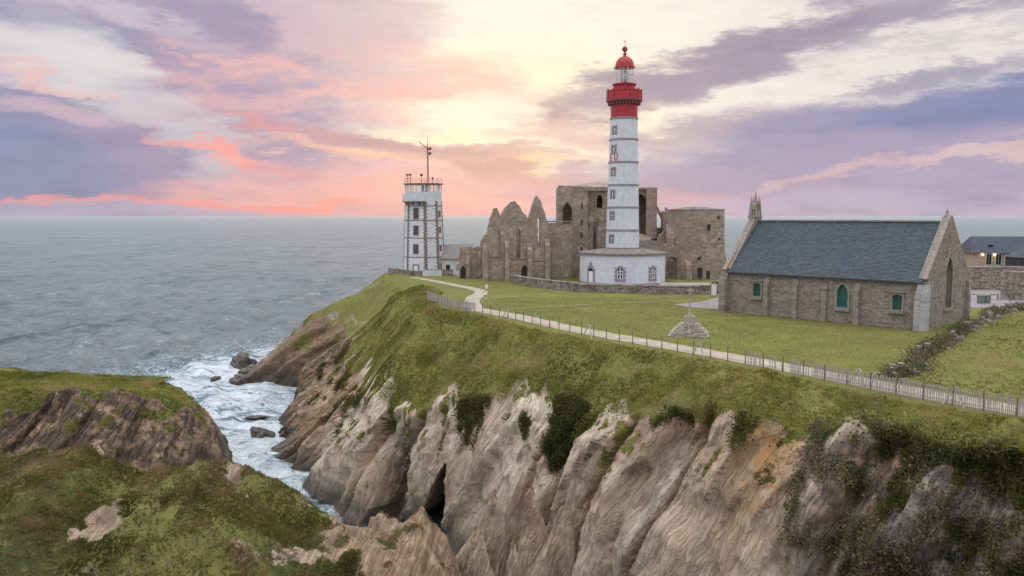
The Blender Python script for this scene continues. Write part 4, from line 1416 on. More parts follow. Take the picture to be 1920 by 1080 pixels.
# gabled west front
x0 = 0.0
FB = [(-5.04, -0.59), (-5.02, 7.1), (-4.19, 8.56), (-3.73, 10.56), (-3.09, 12.28), (-2.54, 12.28), (-2.0, 10.92), (-1.09, 12.37), (-0.27, 13.45), (0.45, 13.54), (1.27, 12.55), (2.37, 11.01), (2.91, 10.19), (3.36, 11.82), (3.99, 13.9), (4.36, 14.53), (4.9, 13.63), (5.73, 11.46), (6.37, 9.65), (6.51, -0.77)]
FH = [arch(*a) for a in ((-2.28, 4.0, 0.55, 4.6), (1.1, 3.73, 0.75, 5.1), (4.66, 5.74, 0.55, 5.0))]
fac = ruin('abbey_west_front', (x0, 137, ZP), R(9), 'ruined abbey front with three ragged stone gables and lancet windows', [(x, z) for x, z in FB], FH, 1.1)
def buttress(e, xc, y, w, dpt, h, slope=1.2, mat='abbey', z0=-.6):
    q = MB()
    q.add([(xc - w / 2, y, z0), (xc + w / 2, y, z0), (xc + w / 2, y - dpt, z0), (xc - w / 2, y - dpt, z0),
           (xc - w / 2, y, h), (xc + w / 2, y, h), (xc + w / 2, y - dpt * .8, h - slope), (xc - w / 2, y - dpt * .8, h - slope)],
          [(0, 1, 2, 3), (4, 7, 6, 5), (0, 4, 5, 1), (3, 2, 6, 7), (0, 3, 7, 4), (1, 5, 6, 2)])
    return q.build('buttress', M[mat], e)
for px_, w_, h_, dp in [(-0.91, .8, 6.9, .9), (3.01, .8, 6.4, .9), (-4.65, .7, 6.2, .8), (6.11, .8, 7.2, .8)]:
    buttress(fac, px_, .05, w_, dp, h_)
# blocked doorway with steps
MB().panel(arch(2.2, -.4, 2.1, 3.6), [arch(2.2, -.3, 1.25, 2.9)], .3, -.18).build('doorway', M['abbey'], fac)
MB().panel(arch(2.2, -.3, 1.24, 2.89), [], .1, -.04).build('door_recess', M['opening'], fac)
for k, dx in enumerate((-2.75, 1.1, 4.7)):
    MB().box((dx, -.06, 4.2 - .4 * k), (2.2, .22, .18)).build('string_course', M['abbey'], fac)
# returning walls behind the front, so the gables have depth
for xx, hh in ((-2.0, 8.5), (3.09, 8.6)):
    MB().panel(rough_outline([(0, -.5), (7, -.5), (7, hh - 4.5), (5.0, hh - 3.2), (3.2, hh - 2.6), (1.2, hh - .6), (0, hh)], .6, .2), [arch(3.4, .4, 1.6, 3.6)], .9, 0, xf=lambda q: (xx + q[1], q[0] + 1.05, q[2])).build('nave_arcade', M['abbey'], fac)

MB().panel(rough_outline([(-4.6, -.5), (6.0, -.5), (6.0, 10.9), (4.4, 11.1), (3.4, 9.6), (2.6, 9.2), (.5, 9.6), (-1.6, 9.3), (-3.2, 8.2), (-4.6, 6.0)], .6, .2), [], .8, 7.4).build('nave_cross_wall', M['abbey'], fac)
# low wall with buttress left of the front
lw = ruin('abbey_precinct_wall', (-7.14, 141.5, ZP), R(6), 'low broken stone wall between the low house and the gabled front', [(-2.23, -0.21), (-2.1, 5.47), (-1.34, 5.65), (-0.03, 5.56), (0.16, 5.28), (0.92, 5.56), (2.24, 5.65), (2.22, -0.59)], [], 1.0)
buttress(lw, -.7, .05, .7, .7, 4.2, 1.6)
buttress(lw, 1.35, .05, .5, .5, 4.9, .8)
MB().panel(arch(-1.55, -.4, .9, 2.6), [], .1, -.03).build('blocked_opening', M['opening'], lw)

# nave wall joining front and choir
nv = ruin('abbey_nave_wall', (8.18, 140, ZP), 0, 'plain stone nave wall between the gabled front and the choir', [(-2.0, -1.03), (-1.95, 9.71), (-0.74, 9.8), (2.24, 9.71), (2.41, -1.03)], [], 1.0, jit=.07)
MB().box((0, .5, 10.05), (4.5, 1.25, .22)).build('coping', M['abbey'], nv)
MB().box((1.2, -.12, .9), (1.6, .3, 3.0)).build('wall_stub', M['abbey'], nv)

# choir
cx0 = 17.45
ch = empty('abbey_choir', (cx0, 146, ZP))
tag(ch, 'tall roofed abbey choir of brown stone behind the lighthouse', 'ruin')
lf = [(-9.14, -2.14), (-9.23, 15.82), (-8.17, 16.1), (-7.02, 16.39), (-6.82, 16.1), (-4.31, 16.2), (-3.92, 16.1), (-3.77, -2.14)]
MB().panel(rough_outline(lf, .6, .09), [arch(*(-7.55, 9.65, 1.75, 3.7))], 1.3, -2.2).build('transept_wall', M['abbey'], ch)
ruin_arch(ch, None, (-7.55, 9.65, 1.75, 3.7), .3, -2.2)
MB().panel(rough_outline([(-.2, -1), (7, -1), (7, 15.8), (5, 16.2), (3.5, 16.0), (0, 16.4)], .6, .1), [], .9, 0, xf=lambda q: (-9.21 + .05 + q[1], q[0] - .85, q[2])).build('transept_side', M['abbey'], ch)
MB().panel(rough_outline([(-.2, -1), (7, -1), (7, 15.8), (5, 16.0), (0, 16.2)], .6, .1), [], .9, 0, xf=lambda q: (-3.88 - .95 + q[1], q[0] - .85, q[2])).build('transept_side', M['abbey'], ch)
MB().box((-6.59, 1.2, 8), (3.6, 1, 17)).build('inner_wall', M['abbey'], ch)
# slit windows up the stair corner
for zz in (2.3, 5.0, 7.6, 9.9, 12.8):
    MB().box((-4.95, -2.21, zz), (.28, .1, .95)).build('slit_window', M['opening'], ch)
# recessed bay with its clerestory window, engaged piers and the straight part behind the lighthouse
bay = [(-3.99, -2.23), (-4.14, 15.66), (8.9, 15.66), (9.2, -2.23)]
MB().panel(bay, [arch(*(-1.48, 12.46, 1.1, 2.4)), arch(*(6.01, 7.01, 3.0, 8.0))], 1.2, .6).build('choir_wall', M['abbey'], ch)
MB().box((0, 4.3, 9), (17, .4, 12)).build('choir_inner_wall', M['abbey'], ch)
ruin_arch(ch, None, (-1.48, 12.46, 1.1, 2.4), .3, .6)
for pxx, top, wd, dp in ((-3.32, 10.91) + (1.35, 1.9), (-1.27, 10.81) + (1.3, 1.7), (-1.74, 9.15) + (1.0, 2.6), (-3.79, 9.15) + (.9, 2.4), (-0.57, 9.74) + (.8, 1.5)):
    q = MB().lathe([(wd / 2, -1), (wd / 2, top - .7), (wd / 2 * .8, top - .2), (wd / 2 * .4, top)], 10, (pxx, .65 - dp / 2, 0))
    q.box((pxx, .65 - dp / 4, (top - 1) / 2 - .5), (wd * .9, dp / 2, top))
    q.build('engaged_pier', M['abbey'], ch)
# right end turns back; roof on top
MB().panel([(0, -1), (9, -1), (9, 16.1), (0, 16.1)], [arch(4.4, 6, 2.4, 7)], 1.0, 0, xf=lambda q: (8.98 - 1.0 + q[1], q[0] + 1.85, q[2])).build('choir_end_wall', M['abbey'], ch)
MB().box((7.9, .35, 7.5), (1.9, .9, 17.3)).build('corner_buttress', M['abbey'], ch)
MB().box((.1, 5.0, 15.95), (17.7, 9.6, .35)).build('cornice', M['abbey'], ch)
MB().prism([(-8.3, .4), (8.7, .4), (8.7, 9.6), (-8.3, 9.6)], 16.14, 17.35, [(-2.4, 4.8), (1.6, 4.8), (1.6, 5.2), (-2.4, 5.2)]).build('roof', M['abbey'], ch)
MB().box((-3.6, .25, 15.9), (6.8, .5, .7)).build('parapet', M['abbey'], ch)
# flying buttress with its pier
fb = MB()
pts = []
xa, za = (8.76, 12.46)
xb, zb = (10.38, 9.15)
n = 10
up, lowp = [], []
for i in range(n + 1):
    t = i / n
    ang = math.pi / 2 * t
    lowp.append((xa + (xb - xa) * math.sin(ang), zb - 1.6 + (za - zb + .9) * math.cos(ang)))
    up.append((xa + (xb - xa + .1) * t, za + .9 + (zb - za) * t ** 1.3))
fb.panel(lowp + up[::-1], [], .7, 1.2)
fb.build('flying_buttress', M['abbey'], ch)
MB().box((10.54, 1.5, 5.4), (.95, 1.5, 12.9)).build('buttress_pier', M['abbey'], ch)
MB().box((10.83, 1.5, 12.1), (.35, .6, .9)).build('pinnacle', M['abbey'], ch)
MB().panel(rough_outline([(8.6, -1), (11.8, -1), (11.8, 8.4), (10.9, 8.8), (8.6, 9.0)], .5, .1), [], .8, 2.6).build('back_wall', M['abbey'], ch)

# aisle with round-arched opening, right of the lighthouse base
ai = ruin('abbey_aisle', (26.21, 141, ZP), R(-4), 'lower abbey aisle with a wide arched opening beside the lighthouse base', [(-3.93, -2.16), (-4.06, 6.8), (-1.05, 6.71), (-0.11, 6.52), (2.16, 5.96), (4.14, 5.49), (4.43, 5.11), (4.66, -2.16)], [arch(*(1.97, 0.49, 1.75, 3.5), point=0)], 1.1, jit=.08)
MB().panel(arch(*(1.97, 0.49, 2.4, 3.85), point=0), [arch(*(1.97, 0.4, 1.76, 3.5), point=0)], .25, -.12).build('arch_ring', M['abbey'], ai)
MB().box((1.6, 3.0, 3), (6, .4, 8)).build('inner_wall', M['opening'], ai)  # near-black backing, painted as the shade behind the arch
buttress(ai, 3.84, .05, .8, 1.1, 6.2, 1.6)
MB().add([(-4.3, 1.0, 5.9), (4.3, 1.0, 4.6), (4.3, 5.0, 5.6), (-4.3, 5.0, 8.2), (-4.3, 1.0, 4.0), (4.3, 1.0, 4.0), (4.3, 5.0, 4.0), (-4.3, 5.0, 4.0)], [(0, 1, 2, 3), (0, 4, 5, 1), (1, 5, 6, 2), (2, 6, 7, 3), (3, 7, 4, 0), (7, 6, 5, 4)]).build('aisle_vault', M['abbey'], ai)

# keep tower
kp = empty('abbey_keep', (32.62, 142, ZP))
tag(kp, 'squat many-sided stone keep at the right end of the ruins', 'tower')
hk = 12.02
kpl = [(-4.9, 1.2), (-2.6, -2.2), (.3, -3.2), (4.3, -2.4), (4.75, .8), (2.8, 4.4), (-2.2, 5.0)]
o = MB().prism([(x * 1.06, y * 1.06) for x, y in kpl], -1, hk, kpl).build('masonry', M['abbey'], kp)
MB().prism([(x * 1.02, y * 1.02) for x, y in kpl], hk + .0, hk + .18).build('parapet_edge', M['abbey'], kp)
MB().prism([(x * .9, y * .9) for x, y in kpl], hk + .18, hk + .6, [(x * .3, y * .3) for x, y in kpl]).build('roof', M['concrete'], kp)
q = MB().add([(4.3, -2.4, -1), (6.2, -2.2, -1), (6.0, .6, -1), (4.7, .8, -1), (4.35, -2.3, 5.2), (4.75, .7, 5.2)], [(0, 1, 4), (1, 2, 5, 4), (2, 3, 5), (0, 4, 5, 3), (0, 3, 2, 1)])
q.build('battered_foot', M['abbey'], kp)
fv = Vector((4.0, .8)).normalized()
for x, z, w, h in ((1.5, 8.6, .45, 1.0), (-.2, 3.4, .5, .55), (.0, .4, .8, 1.7), (1.5, .2, .55, 1.3), (3.2, 10.6, .35, .35), (3.4, 6.9, .3, .3)):
    f = (x - .3) / 4.0
    yy = -3.2 + .8 * f - .14 + (hk - z) / (hk + 1) * -.15
    MB().box((x, yy, z + h / 2), (w, .2, h), math.atan2(.8, 4.0)).build('window_slot', M['opening'], kp)
buttress(kp, -1.9, -2.1, 1.0, 1.6, 3.6, 1.0)
buttress(kp, -4.6, .6, 1.3, 1.6, 9.6, 2.4)
MB().panel(rough_outline([(-6.8, -1), (-4.3, -1), (-4.3, 8.2), (-5.2, 9.4), (-5.6, 8.0), (-6.2, 7.6), (-6.8, 6.2)], .5, .15), [], .9, 1.2).build('broken_wall', M['abbey'], kp)

# ------------------------------------------------------------------ chapel
cA = Vector((24.50, 92.20))
CL, CW = 21.9, 12.4
CANG = R(-45)
cp = empty('chapel', (cA.x, cA.y, ZP), CANG)
tag(cp, 'stone chapel with steep blue slate roof and small bell turret', 'chapel')
EV, RG = 4.75, 10.45


def tone_attr(o, per):
    me = o.data
    at = me.attributes.new('tone', 'FLOAT', 'POINT')
    n = len(me.vertices)
    t = np.repeat(np.random.default_rng(n).random(n // per + 1), per)[:n]
    at.data.foreach_set('value', t.astype(np.float32))
    return o


def stone_face(mb, w_fn, h, skip, put, course=(.16, .30), length=(.22, .62), x_end=20.0):
    """rubble courses: each stone a slightly skewed block standing a little proud"""
    z = -.15
    while z < h:
        ch_ = min(random.uniform(*course), h - z)
        if ch_ < .06: break
        x0_, x1_ = w_fn(z + ch_ / 2)
        x = x0_ + random.uniform(0, .05)
        while x < x1_ - .12:
            l = min(random.uniform(*length), x1_ - x)
            if not any(skip_(x + l / 2, z + ch_ / 2, l / 2) for skip_ in skip):
                p = random.uniform(.012, .055)
                g = .014
                j = lambda: random.uniform(-.02, .02)
                fr = [(x + g + j(), -p, z + g + j()), (x + l - g + j(), -p, z + g + j()), (x + l - g + j(), -p, z + ch_ - g + j()), (x + g + j(), -p, z + ch_ - g + j())]
                bk = [(x + g, .02, z + g), (x + l - g, .02, z + g), (x + l - g, .02, z + ch_ - g), (x + g, .02, z + ch_ - g)]
                mb.add([put(q) for q in fr + bk], [(0, 1, 2, 3), (4, 5, 1, 0), (5, 6, 2, 1), (6, 7, 3, 2), (7, 4, 0, 3)])
            x += l
        z += ch_


# openings on the long side: x, sill, width, height, pointed?
WIN = [(4.16, 2.05, .95, 1.55, 0), (13.75, 1.55, 1.2, 2.5, 1), (19.2, 1.75, .95, 1.6, 0)]
def win_shape(x, z, w, h, pt, grow=0.0):
    if pt:
        return arch(x, z - grow, w + 2 * grow, h + 2 * grow, point=.9)
    return [(x - w / 2 - grow, z - grow), (x + w / 2 + grow, z - grow), (x + w / 2 + grow, z + h - .12 + grow), (x, z + h + grow), (x - w / 2 - grow, z + h - .12 + grow)]
MB().panel([(0, -.6), (CL, -.6), (CL, EV), (0, EV)], [win_shape(*q) for q in WIN], .9, 0).build('side_wall', M['chapel'], cp)
MB().panel([(0, -.6), (CL, -.6), (CL, EV), (0, EV)], [], .9, CW - .9).build('side_wall', M['chapel'], cp)
skips = [lambda x, z, l, q=q: abs(x - q[0]) < q[2] / 2 + .20 + l and q[1] - .2 < z < q[1] + q[3] + .22 for q in WIN]
sm_ = MB()
stone_face(sm_, lambda z: (.0, CL), EV - .02, skips, lambda q: q)
o = tone_attr(sm_.build('side_wall_stones', M['stones'], cp, fix=False), 8)
tag(o, kind='stuff')
gm = stones_mat('dressed_stone', [(.24, .22, .20), (.30, .28, .25), (.36, .34, .31)])
teal, tt_, tb_ = new_mat('green_glass')
tn = tt_.noise(tt_.n('ShaderNodeTexCoord').outputs['Object'], 5, 3, .5)
tt_.put(tb_.inputs['Base Color'], tt_.mix(tn, (.015, .10, .085), (.04, .20, .17)))
tb_.inputs['Roughness'].default_value = .3
for q in WIN:
    f = MB().panel(win_shape(*q, grow=.17), [win_shape(*q, grow=-.02)], .45, -.075).build('window', gm, cp)
    tone_attr(f, 4)
    g = MB().panel(win_shape(*q, grow=-.005), [], .04, .30).build('pane', teal, f)
    lead = MB()
    for k in range(1, 3):
        xx = q[0] - q[2] / 2 + q[2] * k / 3
        lead.box((xx, .285, q[1] + q[3] * .44), (.03, .02, q[3] * .86))
    for k in range(1, 5):
        lead.box((q[0], .272, q[1] + q[3] * .17 * k), (q[2], .02, .025))
    lead.build('glazing_bars', M['dark'], f)
    tone_attr(MB().box((q[0], -.10, q[1] - .25), (q[2] + .5, .34, .15), jit=.01).build('sill', gm, f), 8)
    if not q[4]:
        tone_attr(MB().box((q[0], -.09, q[1] + q[3] + .23), (q[2] + .5, .24, .14), jit=.01).build('hood', gm, f), 8)


def stone_buttress(parent, x, y, w, dp, h, rz=0.0, z0=-.4):
    e = MB()
    z = z0
    while z < h:
        hh = random.uniform(.22, .36)
        k = 1.0 if z < h - .7 else max(.25, (h - z) / .9)
        n = random.choice((1, 2))
        for i in range(n):
            ww = w / n
            e.box((x - w / 2 + ww * (i + .5), y - dp * k / 2, z + hh / 2), (ww - .015, dp * k, hh - .012), 0, jit=.018)
        z += hh
    o = e.build('buttress', gm, parent)
    tone_attr(o, 8)
    return o


for x, h, dp in ((5.45, 4.2, .55), (8.75, 4.15, .45), (15.35, 4.0, .55)):
    stone_buttress(cp, x, .0, .55, dp, h)
stone_buttress(cp, 11.95, 0, .5, .4, 3.9)
stone_buttress(cp, .28, 0, .8, .95, 4.5)
# west and east gables
def gable_out(base=0.0, over=.55):
    return [(0, -.6), (CW, -.6), (CW, EV + .35 + base), (CW / 2, RG + over + base), (0, EV + .35 + base)]
west = MB().panel([(-.0, -.6), (CW, -.6), (CW, EV + .3), (CW / 2 + .75, RG + .2), (CW / 2 + .75, 10.95), (CW / 2 - .75, 10.95), (CW / 2 - .75, RG + .2), (0, EV + .3)], [], .8, 0, xf=lambda q: (q[1] - .003, q[0], q[2]))
west.build('west_gable', M['chapel'], cp)
GW = (CW / 2 + .05, 1.7, 2.1, 5.2)
east = MB().panel(gable_out(), [arch(*GW)], .85, 0, xf=lambda q: (CL + .03 - q[1], q[0], q[2]))
east.build('east_gable', M['chapel'], cp)
MB().panel(arch(*GW), [], .1, 0, xf=lambda q: (CL - .50 - q[1], q[0], q[2])).build('blind_window', M['chapel'], cp)
for s_ in (-.36, .36):
    MB().box((CL - .42, GW[0] + s_, GW[1] + 1.9), (.2, .16, 3.8)).build('mullion', gm, cp)
sm_ = MB()
stone_face(sm_, lambda z: (0.02, CW - .02) if z < EV + .3 else ((z - EV - .35) / (RG + .55 - EV - .35) * CW / 2 + .05, CW - (z - EV - .35) / (RG + .55 - EV - .35) * CW / 2 - .05), RG + .3,
           [lambda x, z, l: abs(x - GW[0]) < (GW[2] / 2 + .16 + l if z < GW[1] + 3.4 else max(0, (GW[1] + GW[3] + .1 - z) / 1.8 * GW[2] / 2 + .12) + l) and GW[1] - .2 < z < GW[1] + GW[3] + .15],
           lambda q: (CL + .03 - q[1], q[0], q[2]))
o = tone_attr(sm_.build('east_gable_stones', M['stones'], cp, fix=False), 8)
tag(o, kind='stuff')
f = MB().panel(arch(GW[0], GW[1] - .05, GW[2] + .36, GW[3] + .22), [arch(*GW)], .2, 0, xf=lambda q: (CL + .09 - q[1], q[0], q[2])).build('gable_window_surround', gm, cp)
tone_attr(f, 4)
tone_attr(MB().box((CL + .1, GW[0], GW[1] - .16), (.3, GW[2] + .5, .2)).build('gable_window_sill', gm, cp), 8)
# stepped corner buttress with whitish face at the near corner
cb = MB()
random.seed(3)
z = -.5
while z < 4.3:
    hh = random.uniform(.24, .34)
    dp = 1.15 if z < 3.1 else 1.15 - (z - 3.1) * .7
    for i in range(2):
        cb.box((CL - .25 + .55 * i - .28, -dp / 2 + .1, z + hh / 2), (.53, dp, hh - .012), 0, jit=.015)
    z += hh
pale = stones_mat('pale_stone', [(.34, .35, .37), (.42, .43, .45), (.47, .48, .50)])
tone_attr(cb.build('corner_buttress', pale, cp), 8)
for yy in (CW - .3,):
    b_ = MB()
    z = -.5
    while z < 4.0:
        hh = random.uniform(.24, .34)
        b_.box((CL + .2, yy, z + hh / 2), (.6 if z < 2.6 else .4, .6, hh - .012), jit=.015)
        z += hh
    tone_attr(b_.build('corner_buttress', gm, cp), 8)
# copings and finial
def coping(x, y0, z0, y1, z1, w):
    n = 9
    for i in range(n):
        a, b = i / n, (i + .97) / n
        p0, p1 = Vector((x, y0 + (y1 - y0) * a, z0 + (z1 - z0) * a)), Vector((x, y0 + (y1 - y0) * b, z0 + (z1 - z0) * b))
        d = (p1 - p0).normalized()
        up = Vector((1, 0, 0)).cross(d)
        if up.z < 0: up = -up
        vs = []
        for p in (p0, p1):
            for sx, su in ((-w / 2, -.02), (w / 2, -.02), (w / 2, .2), (-w / 2, .2)):
                vs.append(p + Vector((sx, 0, 0)) + up * su)
        o = MB().add(vs, [(0, 1, 2, 3), (7, 6, 5, 4), (0, 4, 5, 1), (1, 5, 6, 2), (2, 6, 7, 3), (3, 7, 4, 0)]).build('coping_stone', M['stones'], cp)
        tone_attr(o, 8)
rise = RG + .55
coping(CL - .16, -.25, EV + .15, CW / 2 - .05, rise, .42)
coping(CL - .16, CW + .25, EV + .15, CW / 2 + .05, rise, .42)
coping(.22, -.3, EV + .05, CW / 2 - .7, RG - .15, .5)
coping(.22, CW + .3, EV + .05, CW / 2 + .7, RG - .15, .5)
fn = MB().lathe([(.26, rise), (.22, rise + .2), (.12, rise + .4), (.16, rise + .5), (.05, rise + .75)], 10, (CL - .4, CW / 2, 0))
tone_attr(fn.build('gable_finial', gm, cp), 8)
# roof: slates laid in courses, real overlapping strips
for sgn in (0, 1):
    ny = 46
    y0_, y1_ = (-.32, CW / 2) if sgn == 0 else (CW + .32, CW / 2)
    base = MB()
    zz0, zz1 = EV - .08, RG - .03
    X0R, X1R = .48, CL - .36
    base.add([(X0R, y0_, zz0), (X1R, y0_, zz0), (X1R, y1_, zz1), (X0R, y1_, zz1), (X0R, y0_, zz0 - .12), (X1R, y0_, zz0 - .12), (X1R, y1_, zz1 - .12), (X0R, y1_, zz1 - .12)],
             [(0, 1, 2, 3), (7, 6, 5, 4), (0, 4, 5, 1), (1, 5, 6, 2), (2, 6, 7, 3), (3, 7, 4, 0)])
    ro = base.build('roof', M['slate'], cp)
    sl_ = MB()
    for j in range(ny):
        a, b = j / ny, (j + 1.05) / ny
        L_ = CL - .90
        nx = 60
        off = random.uniform(-.15, .15)
        for i in range(nx):
            xa_ = .50 + L_ * max(0, (i + off * .9)) / nx
            xb_ = min(CL - .38, .50 + L_ * (i + 1 + off * .9) / nx - .012)
            if xb_ <= xa_: continue
            lift = .045 + random.uniform(0, .012)
            ya, yb = y0_ + (y1_ - y0_) * a, y0_ + (y1_ - y0_) * min(b, 1)
            za_, zb_ = zz0 + (zz1 - zz0) * a, zz0 + (zz1 - zz0) * min(b, 1)
            dn = random.uniform(-.015, .015)
            sl_.add([(xa_, ya, za_ + lift + dn), (xb_, ya, za_ + lift - dn), (xb_, yb, zb_ + .012), (xa_, yb, zb_ + .012), (xa_, ya, za_ + .002), (xb_, ya, za_ + .002)],
                    [(0, 1, 2, 3), (4, 5, 1, 0)] if sgn == 0 else [(3, 2, 1, 0), (0, 1, 5, 4)])
    if sgn == 0:
        o = sl_.build('slates', None, ro, fix=False)
        tag(o, kind='stuff')
        SLATES = o
        tone_attr(o, 6)
    else:
        o = sl_.build('slates', None, ro, fix=False)
        tag(o, kind='stuff'); tone_attr(o, 6); SLATES2 = o
sm2, st2, sb2 = new_mat('roof_slates')
co_ = st2.n('ShaderNodeTexCoord').outputs['Object']
c_ = st2.ramp(st2.attr('tone'), [(0, (.020, .038, .056)), (.5, (.036, .058, .080)), (.93, (.054, .080, .10)), (1.0, (.018, .026, .036))])
c_ = st2.mix(st2.rng(st2.noise(co_, .4, 6, .7), .42, .7, 0, .6), c_, (.055, .064, .072))
c_ = st2.mix(st2.rng(st2.noise(st2.mapping(co_, scale=(1.3, .25, .25)), 1.0, 6, .7), .52, .74, 0, .55), c_, (.036, .078, .10))
c_ = st2.mix(st2.rng(st2.noise(co_, 1.5, 6, .75), .62, .72, 0, .6), c_, (.09, .10, .065))
st2.put(sb2.inputs['Base Color'], c_)
sb2.inputs['Roughness'].default_value = .62
SLATES.data.materials.append(sm2); SLATES2.data.materials.append(sm2)
for i in range(40):
    xx = .9 + (CL - 1.95) * i / 40
    tone_attr(MB().box((xx + .23, CW / 2, RG + .06 + random.uniform(-.015, .015)), (.45, .36, .16), jit=.012).build('ridge_stone', gm, cp), 8)
MB().box((CL / 2, -.36, EV - .16), (CL - 1.9, .1, .1)).build('gutter', M['dark'], cp)
# bell turret: square shaft, open stage of slim piers, cluster of pinnacles
bt = MB().box((.38, CW / 2, 10.6), (1.15, 1.6, 1.6)).build('turret_base', M['stones'], cp); tone_attr(bt, 8)
tone_attr(MB().box((.38, CW / 2, 11.48), (1.4, 1.85, .18)).build('turret_cornice', gm, cp), 8)
for sx in (-.5, .5):
    for sy in (-.72, 0, .72):
        q = MB().tube((.38 + sx, CW / 2 + sy, 11.55), (.38 + sx * .82, CW / 2 + sy * .78, 13.3), .15, .13, n=6)
        q.tube((.38 + sx * .82, CW / 2 + sy * .78, 13.2), (.38 + sx * .75, CW / 2 + sy * .7, 14.05), .13, .02, n=6)
        tone_attr(q.build('turret_pier', M['stones'], cp), 6)
for sy in (-.36, .36):
    q = MB().panel(arch(0, 12.4, .62, .85), [arch(0, 12.41, .42, .68)], .9, 0, xf=lambda p: (.38 - .45 + p[1], CW / 2 + sy + p[0], p[2]))
    tone_attr(q.build('turret_arch', M['stones'], cp), 4)
q = MB().tube((.38, CW / 2, 12.9), (.38, CW / 2, 13.5), .42, .26, n=8); q.tube((.38, CW / 2, 13.45), (.38, CW / 2, 14.75), .24, .02, n=8)
tone_attr(q.build('spirelet', M['stones'], cp), 8)
bl = MB().lathe([(.02, 12.75), (.1, 12.72), (.14, 12.5), (.2, 12.25), (.27, 12.15)], 14, (.38, CW / 2, 0)).build('bell', M['dark'], cp)

for o in [c for c in cp.children if c.name.startswith(('turret_', 'spirelet', 'bell'))]:
    o.location = (.38 * (1 - .82), CW / 2 * (1 - .82), -.45 + 10.0 * .06)
    o.scale = (.82, .82, .94)

# ------------------------------------------------------------------ calvary
cv = empty('calvary', (16.45, 73.6, ZP), R(-14))
tag(cv, 'weathered stone calvary cross on a stepped rubble base in the lawn', 'monument')
random.seed(21)
M['calvary'] = stones_mat('calvary_stone', [(.27, .24, .20), (.36, .325, .275), (.43, .395, .34), (.48, .45, .40)])
steps = [(3.55, 0, .22), (3.1, .22, .22), (2.65, .44, .2), (2.25, .64, .2), (1.9, .84, .18), (1.55, 1.02, .16)]
for w, z, h in steps:
    for side in range(4):
        x = -w / 2
        while x < w / 2 - .12:
            l = min(random.uniform(.28, .6), w / 2 - x)
            q = MB().box((x + l / 2, -w / 2 + .24, z + h / 2), (l - .015, .5 + random.uniform(-.03, .06), h - .008), 0, jit=.045)
            q.move(Matrix.Rotation(side * math.pi / 2, 4, 'Z'))
            tone_attr(q.build('stone', M['calvary'], cv), 8)
            x += l
    tone_attr(MB().box((0, 0, z + h / 2 - .03), (w - .9, w - .9, h - .02)).build('step_core', M['calvary'], cv), 8)
tone_attr(MB().box((0, 0, 1.48), (1.05, 1.05, .66), top=.93, jit=.01).build('plinth', M['calvary'], cv), 8)
tone_attr(MB().box((0, 0, 1.86), (.62, .62, .14), jit=.01).build('plinth_cap', M['calvary'], cv), 8)
tone_attr(MB().tube((0, 0, 1.9), (0, 0, 3.75), .12, .095, n=8).build('shaft', M['calvary'], cv), 8)
q = MB().box((0, 0, 3.8), (.3, .3, .14)); q.box((0, 0, 4.15), (.14, .14, .6)); q.box((0, -.003, 4.2), (.6, .13, .13))
tone_attr(q.build('cross', M['calvary'], cv), 8)

# ------------------------------------------------------------------ stone walls of the lighthouse court
def stone_wall_run(name, label, pts, h, th, cat='wall', mat='stones_wall', parts=True, l=(.5, 1.0), ch=(.26, .4), cap=True, group=None):
    """dry wall: every block a piece of its own, in courses along a line"""
    e = empty(name, (*pts[0], ZP))
    tag(e, label, cat, group)
    big = []
    o0 = Vector(pts[0])
    for a, b in zip(pts, pts[1:]):
        a, b = Vector(a) - o0, Vector(b) - o0
        d = (b - a); L_ = d.length; d.normalize()
        rz = math.atan2(d.y, d.x)
        z = -.25
        while z < h - .08:
            hh = min(random.uniform(*ch), h - z)
            x = random.uniform(-.2, 0)
            while x < L_:
                ll = random.uniform(*l)
                c = a + d * (x + ll / 2)
                big.append(((c.x, c.y, z + hh / 2), (ll - .02, th + random.uniform(-.05, .05), hh - .015), rz))
                x += ll
            z += hh
        if cap:
            x = 0
            while x < L_:
                ll = random.uniform(.7, 1.2)
                c = a + d * (x + ll / 2)
                big.append(((c.x, c.y, h + .07), (ll - .02, th + .14, .15), rz))
                x += ll
    return e, big


SHAPES = {}
def stone_shapes(mat, n=24):
    if mat not in SHAPES:
        out = []
        for i in range(n):
            m_ = MB().box((0, 0, 0), (1, 1, 1), 0, top=random.uniform(.86, 1.0), jit=.06)
            me = bpy.data.meshes.new('stone')
            me.from_pydata(m_.v, [], m_.f)
            at = me.attributes.new('tone', 'FLOAT', 'POINT')
            at.data.foreach_set('value', np.full(8, random.random(), dtype=np.float32))
            me.materials.append(M[mat])
            out.append(me)
        SHAPES[mat] = out
    return SHAPES[mat]


def lay(e, big, limit=300, mat='stones_wall'):
    sh = stone_shapes(mat)
    key = sorted(range(len(big)), key=lambda i: (e.location.x + big[i][0][0]) ** 2 + (e.location.y + big[i][0][1]) ** 2)
    rest = MB()
    for n_, i in enumerate(key):
        c, s, rz = big[i]
        if n_ < limit:
            o = bpy.data.objects.new('stone', random.choice(sh))
            o.location, o.scale, o.rotation_euler = c, s, (0, 0, rz)
            o.parent = e
            COL.objects.link(o)
        else:
            rest.box(c, s, rz, jit=.03)
    if rest.v:
        tag(tone_attr(rest.build('stones', M[mat], e, fix=False), 8), kind='stuff')


